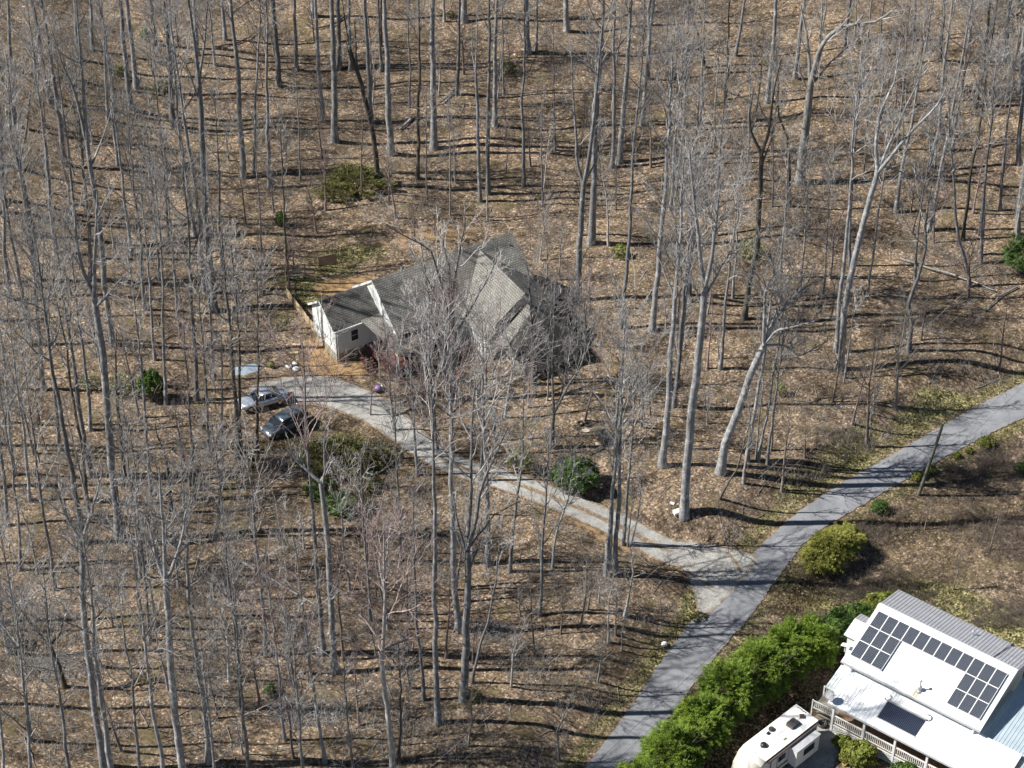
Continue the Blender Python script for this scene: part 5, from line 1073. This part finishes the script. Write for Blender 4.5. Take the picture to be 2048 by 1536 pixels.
# porch roof in the inner corner, with lumber edge
uvslab('porch_roof', [(2.95,-2.85,4.15),(9.6,-2.85,4.25),(9.6,-8.0,3.15),(4.1,-8.1,3.05)], .1, M['shingle'], H1)
b = MB(); b.bar((4.1,-8.18,2.98),(9.6,-8.08,3.08),.08,.22); b.build('porch_beam', M['rawwood'], H1)
for x in (4.3, 6.8, 9.4): q = MB(); q.box(x-.07,x+.07,-8.05,-7.9,-.3,3.0); q.build('porch_post', M['white'], H1)
b = MB(); b.box(3.2,9.5,-7.9,-2.75,.75,.88); b.build('porch_floor', M['redwood'], H1)
b = MB(); b.bar((3.3,-7.85,1.7),(9.4,-7.85,1.7),.08); b.bar((3.3,-7.85,1.0),(9.4,-7.85,1.0),.05)
for i in range(30): b.box(3.3+i*.21-.02,3.3+i*.21+.02,-7.87,-7.83,.9,1.7)
b.bar((3.25,-7.8,1.7),(3.25,-4.2,1.7),.08)
for i in range(16): b.box(3.23,3.27,-7.8+i*.23,-7.76+i*.23,.9,1.7)
b.build('railing', M['redwood'], H1)
b = MB()
for i in range(6): b.box(1.9-i*.0, 3.1, -4.2-i*.28-.28, -4.2-i*.28, .78-i*.14-.05, .78-i*.14)
b.bar((1.9,-4.1,1.7),(1.9,-5.9,.9),.08); b.bar((3.1,-5.0,1.6),(3.1,-6.2,.9),.08); b.build('steps', M['redwood'], H1)
b = MB()
for i in range(17):
    z = 1.0+i*.17
    b.box(.105,.118,-2.68+max(0,(z-3.9)*.0),2.28,z,z+.02) if z < 3.85 else None
    b.box(.12,5.1,-2.715,-2.70,z,z+.02)
b.build('siding_courses', M['trim'], H1)
b = MB(); b.box(-.1,3.0,-3.03,-2.93,3.8,3.93); b.tube([(.3,-2.95,3.8),(.3,-2.78,3.6),(.3,-2.78,.2)], .04, 6); b.build('gutter', M['white'], H1)
for yy in (-4.2,-1.0):
    f = MB(); f.box(12.93,12.99,yy-.5,yy+.5,1.4,2.6); fo = f.build('window', M['white'], H1); g = MB(); g.box(12.915,12.93,yy-.42,yy+.42,1.48,2.52); g.build('pane', M['glass'], fo)
# cross wing towards the drive and lower garage gable
b = MB(); b.prism([(13.0,0),(20.8,0),(20.8,4.1),(17.1,6.8),(13.0,3.8)], 1, -10.4, -1.2); b.build('wall', M['siding'], H1)
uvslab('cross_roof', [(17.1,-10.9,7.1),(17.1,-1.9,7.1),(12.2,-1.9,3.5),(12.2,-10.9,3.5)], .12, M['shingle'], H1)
uvslab('cross_roof', [(17.11,-10.9,7.1),(17.11,-1.9,7.1),(21.8,-1.9,3.6),(21.8,-10.9,3.6)], .12, M['shingle_dark_shaded'], H1)  # slope away from the sun, its shade painted as darker shingle
b = MB(); b.box(14.6,20.6,-15.0,-10.45,-.2,2.1); b.build('garage_wall', M['found_and_shade'], H1)  # pale wall painted in the darker foundation tone to stand for shade
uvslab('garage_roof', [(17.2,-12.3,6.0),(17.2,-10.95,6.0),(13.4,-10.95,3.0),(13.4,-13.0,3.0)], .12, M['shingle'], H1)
uvslab('garage_roof', [(17.21,-10.95,6.0),(17.21,-12.3,6.0),(21.1,-15.6,2.2),(21.1,-10.95,2.6)], .12, M['shingle_dark_shaded'], H1)  # right slope darkened in colour for shade
b = MB(); A_, B_, C_, D_ = (17.2,-12.32,6.0), (13.4,-13.04,3.0), (14.4,-15.7,2.2), (21.1,-15.7,2.2); b.add([A_,B_,C_,D_]+[(p[0],p[1],p[2]-.14) for p in (A_,B_,C_,D_)], [(0,1,2),(0,2,3),(4,6,5),(4,7,6),(0,4,5,1),(1,5,6,2),(2,6,7,3),(3,7,4,0)]); o = b.build('garage_roof', M['shingle_dark_shaded'], H1)  # hip end with its shade put into the shingle colour
b = MB(); b.lathe([(.06,0),(.06,.45)], (20.3,-2.6,6.6), 8); b.lathe([(.06,0),(.06,.4)], (9.0,-.3,6.4), 8); b.build('vent_pipe', M['galv'], H1)
# ------------------------------------------------------------------ cars
def wheelset(e, xs_, w, r):
    for x in xs_:
        for s in (-1, 1):
            q = MB(); q.lathe([(r*.8,-.10),(r,-.07),(r,.07),(r*.8,.10)], (x, s*w, r), 20, 1); t = q.build('wheel', M['rubber'], e, True)
            q = MB(); q.lathe([(r*.62,-.105),(r*.66,0),(r*.62,.105)], (x, s*w, r), 14, 1); q.build('rim', M['chrome'], t)
def loft(sec, name, mat, e, smooth=True):
    """sec: list of rings (lists of points)"""
    n = len(sec[0]); V = [p for s in sec for p in s]; F = [(j*n+i, j*n+(i+1) % n, (j+1)*n+(i+1) % n, (j+1)*n+i) for j in range(len(sec)-1) for i in range(n)]+[tuple(range(n)), tuple(range((len(sec)-1)*n, len(sec)*n))]
    return MB().add(V, F).build(name, mat, e, smooth)
def car(px, py, head, L, W, Hh, mat, kind, label, name):
    g = G(px, py); e = empty(name, (g[0], g[1], g[2]+.03), math.atan2(head[1], head[0])); tag(e, label, 'car')
    hl_, hw_ = L/2, W/2; belt = .92 if kind == 'sedan' else 1.05
    # lower body rings: x, half width, top height, bottom height
    if kind == 'sedan': st = [(-hl_,.72,.78,.42),(-hl_+.12,.86,.93,.28),(-hl_+.5,.97,.99,.22),(-hl_+1.1,1,.98,.2),(0,1,.94,.2),(hl_-1.5,1,.94,.2),(hl_-.9,.98,.86,.2),(hl_-.35,.92,.76,.24),(hl_-.05,.74,.62,.34),(hl_,.6,.55,.4)]
    else: st = [(-hl_,.78,1.0,.45),(-hl_+.1,.93,1.1,.3),(-hl_+.5,1,1.1,.25),(0,1,1.05,.25),(hl_-1.4,1,1.06,.25),(hl_-.8,.98,1.0,.25),(hl_-.3,.92,.88,.28),(hl_-.05,.76,.72,.38),(hl_,.6,.62,.45)]
    rings = []
    for (x, w, zt, zb) in st:
        w *= hw_; ch = .1; rings.append([(x,-w*.86,zb),(x,-w,zb+.14),(x,-w,(zt+zb)/2+.06),(x,-w*.96,zt-ch),(x,-w*.82,zt-.01),(x,0,zt+.03),(x,w*.82,zt-.01),(x,w*.96,zt-ch),(x,w,(zt+zb)/2+.06),(x,w,zb+.14),(x,w*.86,zb)])
    loft(rings, 'body', mat, e)
    if kind == 'sedan': gh = [(-hl_+.75,.80,.97,.97),(-hl_+1.35,.80,Hh-.06,.68),(-.25,.80,Hh,.70),(.45,.80,Hh-.04,.69),(hl_-1.35,.84,.95,.86)]
    else: gh = [(-hl_+.15,.88,1.08,.9),(-hl_+.5,.86,Hh-.1,.74),(-hl_+1.2,.86,Hh,.76),(.3,.86,Hh-.02,.76),(.75,.86,Hh-.1,.75),(hl_-1.15,.88,1.03,.9)]
    rings = []
    for (x, wb, z, wt) in gh:
        rings.append([(x,-hw_*wb,belt-.04),(x,-hw_*wt,z-.03),(x,-hw_*wt*.85,z),(x,0,z+.02),(x,hw_*wt*.85,z),(x,hw_*wt,z-.03),(x,hw_*wb,belt-.04)])
    loft(rings, 'window_glass', M['glass'], e, False)
    q = MB(); a = gh[1][0]; rr = []
    for (x, wb, z, wt) in gh[1:-1]: rr.append([(x,-hw_*wt*.98,z-.02),(x,-hw_*wt*.8,z+.028),(x,0,z+.05),(x,hw_*wt*.8,z+.028),(x,hw_*wt*.98,z-.02),(x,0,z-.03)])
    loft(rr, 'roof', mat, e)
    q = MB()
    for s in (-1, 1):
        for (i, j) in ((0, 1), (len(gh)-2, len(gh)-1)):
            A, Bq = gh[i], gh[j]; q.bar((A[0], s*hw_*(A[3] if A[2] > 1.2 else A[1])*.99, A[2] if A[2] > 1.2 else belt), (Bq[0], s*hw_*(Bq[3] if Bq[2] > 1.2 else Bq[1])*.99, Bq[2] if Bq[2] > 1.2 else belt), .07)
        q.bar((.05 if kind == 'sedan' else -.2, s*hw_*.82, belt), (-.1 if kind == 'sedan' else -.3, s*hw_*.7, Hh-.02), .07)
        if kind != 'sedan': q.bar((-1.2, s*hw_*.86, belt), (-1.25, s*hw_*.755, Hh-.02), .08)
    q.build('pillars', mat, e)
    for s in (-1, 1):
        q = MB(); q.obox((hl_-.16, s*hw_*.66, .66 if kind == 'sedan' else .78), unit(np.array((1, s*.45, 0))), unit(np.array((-s*.45, 1, 0))), (0,0,1), .07, .2, .075); q.build('headlight', M['lamp'], e)
        q = MB(); q.obox((-hl_+.07, s*hw_*.7, .82 if kind == 'sedan' else .98), (1,0,0), (0,1,0), (0,0,1), .05, .16, .08); q.build('tail_light', M['redlens'], e)
        q = MB(); q.obox((hl_-1.55, s*(hw_+.09), belt+.06), (1,0,0), (0,1,0), (0,0,1), .07, .1, .06); q.build('mirror', mat, e)
    q = MB(); q.box(hl_-.08, hl_+.02, -.4, .4, .42, .56); q.build('grille', M['black'], e)
    wheelset(e, (-hl_+1.0, hl_-.92), hw_-.1, .33 if kind == 'sedan' else .36); return e
car(527, 806, (-.92,-.39), 4.85, 1.84, 1.44, M['carsilver'], 'sedan', 'silver sedan parked on the gravel with its nose to the left', 'silver_sedan')
car(571, 857, (-.76,-.65), 4.9, 1.9, 1.68, M['carblack'], 'van', 'dark car parked in front of the silver sedan, beside the brush pile', 'dark_car')
# ------------------------------------------------------------------ utility pole and overhead wires
g = G(1837, 990); top = PP(1886, 848, g[1]); rel = top-g
b = MB(); n_ = 8; b.tube([rel*t for t in np.linspace(-.02, 1, n_)], list(np.linspace(.17, .11, n_)), 10)
pole = empty('utility_pole', tuple(g)); tag(pole, 'leaning greenish wooden utility pole beside the road', 'utility pole'); b.build('pole', M['polewood'], pole, True)
b = MB(); b.lathe([(.03,0),(.06,.05),(.04,.1),(.06,.14),(.03,.2)], (rel[0],rel[1],rel[2]-.02), 8); b.build('insulator', M['trim'], pole)
b = MB(); b.tube([rel*.93+np.array((.12,0,0)), rel*.5+np.array((.16,0,0)), rel*.04+np.array((.18,0,0))], .025, 5); b.build('ground_cable', M['wire'], pole)
def cable(A, Bp, sag, r, label, mat='wire', ):
    A = np.array(A, float); Bp = np.array(Bp, float); t = np.linspace(0, 1, 28); P = A[None]*(1-t)[:, None]+Bp[None]*t[:, None]; P[:, 2] -= sag*4*t*(1-t)
    V, F = tubes((P-A)[None], np.full((1, 28), r), 5); o = meshobj('power_line', V, F, M[mat], None, True, tuple(A)); tag(o, label, 'power line')
def at_h(px, py, z): return np.r_[Wz(px, py, z), z]
cable(top-np.array((0,0,.1)), at_h(1110,1600,8.6), .9, .014, 'dark cable running from the pole top down above the road to the bottom edge')
cable(top-np.array((0,0,.9)), at_h(1150,1600,7.6), .9, .013, 'lower cable from the pole above the road towards the bottom edge')
cable(top-np.array((0,0,.1)), at_h(2110,690,8.8), .4, .014, 'cable from the pole top to the upper right along the road')
cable(at_h(790,1596,9), at_h(2080,445,9.5), .6, .011, 'upper of two pale thin wires crossing the trees above the road', 'twigpale')
cable(at_h(830,1606,8.6), at_h(2090,470,9.1), .6, .011, 'lower of two pale thin wires crossing the trees above the road', 'twigpale')
# ------------------------------------------------------------------ small things
def small(name, px, py, build, label, cat, rz=0, group=None):
    g = G(px, py); e = build(name); e.location = tuple(g+np.array((0, 0, .0))); e.rotation_euler = (0, 0, rz); tag(e, label, cat, group); return e
def bmk(fn, mat, smooth=False):
    def f(name): q = MB(); fn(q); return q.build(name, M[mat] if isinstance(mat, str) else mat, None, smooth)
    return f
def bin_(q): q.prism([(-.42,0),(.42,0),(.5,.85),(.35,1.15),(-.35,1.15),(-.5,.8)], 0, -.45, .45); q.box(-.5,.5,-.52,.2,1.02,1.12); q.lathe([(.12,-.5),(.12,.5)], (0,.4,.12), 10, 0)
small('waste_bin', 1208, 882, bmk(bin_, 'black'), 'black rounded bin standing alone on the leaf litter', 'bin', .5)
small('old_tyre', 1176, 850, bmk(lambda q: (q.lathe([(.2,.0),(.36,.0),(.38,.12),(.34,.24),(.22,.24),(.19,.12),(.2,.0)], (0,0,0), 20), q.lathe([(.2,.0),(.34,.0),(.36,.1),(.32,.2),(.22,.2),(.19,.1),(.2,0)], (-.72,.12,0), 20)), 'rubber', True), 'pair of dark tyres lying on the slope left of the black bin', 'tyres')
small('flat_stone', 1172, 862, bmk(lambda q: q.prism([(-.4,-.2),(.1,-.28),(.42,-.1),(.38,.18),(-.1,.25),(-.42,.1)], 2, 0, .09), 'concrete'), 'flat pale stone below the dark tyres', 'stone')
for (x, y, s, r, w) in [(1354,1026,.62,.6,'larger white block leaning by the thick trunk foot near the driveway'),(1344,1008,.34,-.3,'small white block left of the thick trunk foot')]:
    small('white_block', x, y, bmk(lambda q, s=s: q.prism([(-s*.75,-s*.4),(s*.6,-s*.45),(s*.75,s*.3),(-s*.5,s*.45)], 2, 0, s*.45), 'plastic_white'), w, 'block', r)
small('blue_bag', 1329, 1290, bmk(lambda q: q.lathe([(.12,0),(.26,.06),(.3,.16),(.18,.26),(.05,.3)], (0,0,0), 9), 'plastic_white', True), 'pale crumpled bag lying on the verge left of the road', 'bag')
small('marker_post', 1079, 1545, bmk(lambda q: (q.box(-.05,.05,-.04,.04,0,1.1), q.box(-.06,.06,-.05,.05,.85,1.14)), 'trim'), 'thin grey marker post at the bottom edge', 'post')
for (x, y, s, w) in [(577,735,.36,'left white sack of the pile above the driveway'),(590,728,.33,'upper white sack of the pile above the driveway'),(592,740,.4,'flat white sack in front of the pile above the driveway')]:
    small('white_sack', x, y, bmk(lambda q, s=s: q.lathe([(s*.7,0),(s,s*.2),(s*.9,s*.5),(s*.4,s*.75),(.04,s*.8)], (0,0,0), 9), 'plastic_white', True), w, 'sack', x*.1)
small('blue_tarp', 494, 742, bmk(lambda q: q.add([(-1.3,-.9,.05),(-.3,-1.0,.12),(.9,-.8,.06),(1.4,.1,.1),(.9,1.0,.05),(-.2,.8,.16),(-1.2,.9,.05),(-1.5,0,.1),(0,0,.22),(-1.3,-.9,0),(.9,-.8,0),(.9,1.0,0),(-1.2,.9,0)], [(0,1,8,7),(1,2,3,8),(8,3,4,5),(7,8,5,6),(9,12,11,10)]), 'bluetarp'), 'grey blue tarp lying flat in the leaves above the silver sedan', 'tarp', .2)
small('toy_ball', 756, 782, bmk(lambda q: (q.lathe([(.05,0),(.3,.1),(.42,.32),(.36,.55),(.1,.68)], (0,0,0), 12)), 'purple', True), 'purple and white ball shaped toy beside the driveway curve', 'toy')
small('white_bag', 764, 776, bmk(lambda q: q.lathe([(.1,0),(.25,.1),(.2,.25),(.04,.32)], (0,0,0), 8), 'plastic_white', True), 'small white bag touching the purple toy', 'bag')
small('cinder_block', 692, 733, bmk(lambda q: (q.box(-.28,.28,-.12,-.08,0,.22), q.box(-.28,.28,.08,.12,0,.22), q.box(-.28,-.23,-.08,.08,0,.22), q.box(.23,.28,-.08,.08,0,.22), q.box(-.025,.025,-.08,.08,0,.22)), 'concrete'), 'pale hollow block below the corner of the shingled house', 'cinder block', .1)
for i, (x, y) in enumerate([(592,690),(590,698),(588,706)]):
    small('stepping_stone', x, y, bmk(lambda q: q.prism([(-.42,-.14),(.4,-.17),(.44,.13),(-.38,.16)], 2, -.02, .08), 'rawwood'), f'{["upper","middle","lower"][i]} pale stepping slab left of the shingled house', 'stepping stone', .05*i, 'stepping slabs beside the house')
for i in range(4):
    small('timber_step', 790+i*9, 812+i*5-8*(i % 2), bmk(lambda q: q.box(-1.2,1.2,-.08,.08,0,.16), 'oldwood'), f'{["left","second","third","right"][i]} dark landscape timber beside the driveway curve', 'timber', .75, 'dark landscape timbers by the driveway')
small('potted_plant', 543, 735, bmk(lambda q: (q.lathe([(.2,0),(.32,.3),(.28,.32),(.1,.1)], (0,0,0), 10), q.lathe([(.1,.3),(.4,.42),(.3,.6),(.05,.7)], (0,0,0), 7)), 'leaf_olive'), 'dark low planter between the tarp and the white sacks', 'planter')
small('pink_chair', 742, 708, bmk(lambda q: (q.box(-.3,.3,-.3,.3,.38,.44), q.box(-.3,.3,.26,.32,.44,1.0), q.box(-.28,-.22,-.28,-.22,0,.4), q.box(.22,.28,-.28,-.22,0,.4), q.box(-.28,-.22,.24,.3,0,.4), q.box(.22,.28,.24,.3,0,.4)), 'pink'), 'pink plastic chair under the porch edge of the shingled house', 'chair', .4)
small('plywood_sheet', 655, 526, bmk(lambda q: q.prism([(-.35,0),(-.28,0),(.1,.95),(.03,.95)], 0, -1.0, 1.0), 'deck'), 'brown leaning board standing on the lawn uphill of the shingled house', 'board', .35)
def swing(q):
    q.bar((-1,-.5,0),(-.9,0,1.7),.08); q.bar((-1,.5,0),(-.9,0,1.7),.08); q.bar((1,-.5,0),(.9,0,1.7),.08); q.bar((1,.5,0),(.9,0,1.7),.08); q.bar((-1,0,1.72),(1,0,1.72),.1)
    for i in range(7): q.box(-.75,.75,-.3+i*.09,-.24+i*.09,.5,.53)
    for i in range(5): q.box(-.75,.75,.32,.35,.58+i*.1,.64+i*.1)
    q.bar((-.7,0,.52),(-.7,0,1.7),.02); q.bar((.7,0,.52),(.7,0,1.7),.02)
small('garden_swing', 594, 558, bmk(swing, 'oldwood'), 'grey slatted wooden swing seat behind the shingled house', 'swing', .4)
# wooden fence left of the shingled house
fe = empty('board_fence', tuple(G(573,590))); tag(fe, 'pale weathered board fence along the left end of the shingled house', 'fence'); base = G(573,590)
fp = [(570,500),(570,520),(571,545),(573,570),(574,592),(588,612),(604,632),(618,652),(634,670),(646,690)]
fg = [G(*p)-base for p in fp]; q = MB()
for a_ in fg: w_ = MB(); w_.box(a_[0]-.06,a_[0]+.06,a_[1]-.06,a_[1]+.06,a_[2]-.1,a_[2]+1.15); w_.build('post', M['rawwood'], fe)
for i, (a_, c_) in enumerate(zip(fg[:-1], fg[1:])):
    for hgt in ((.35, .95) if i < 4 else (.2, .5, .8, 1.05)): q.bar(a_+np.array((0,-.07,hgt)), c_+np.array((0,-.07,hgt)), .03, .13 if i < 4 else .2)
q.build('boards', M['rawwood'], fe)
# satellite dish standing right of the shingled house
g = G(1112, 606); e = empty('satellite_dish', tuple(g)); tag(e, 'pale round satellite dish on a post right of the shingled house', 'satellite dish')
q = MB(); q.lathe([(.05,0),(.05,1.3)], (0,0,0), 8); q.build('mast', M['galv'], e)
q = MB(); d = unit(np.array((-.55,-.5,.67))); cpt = np.array((0,0,1.45)); a1 = unit(np.cross(d, (0,0,1))); a2 = np.cross(d, a1); V = [cpt]
for r, dp in ((.3,.03),(.55,.1),(.75,.2)):
    for i in range(20): t = 2*math.pi*i/20; V.append(cpt+a1*r*math.cos(t)+a2*r*math.sin(t)+d*dp)
F = [(0,1+i,1+(i+1) % 20) for i in range(20)]+[(1+j*20+i,1+(j+1)*20+i,1+(j+1)*20+(i+1) % 20,1+j*20+(i+1) % 20) for j in range(2) for i in range(20)]
q.add(V, F); q.add([v-d*.03 for v in V], F); q.bar(cpt-a2*.6, cpt+d*.9, .03); q.build('dish', M['trim'], e)
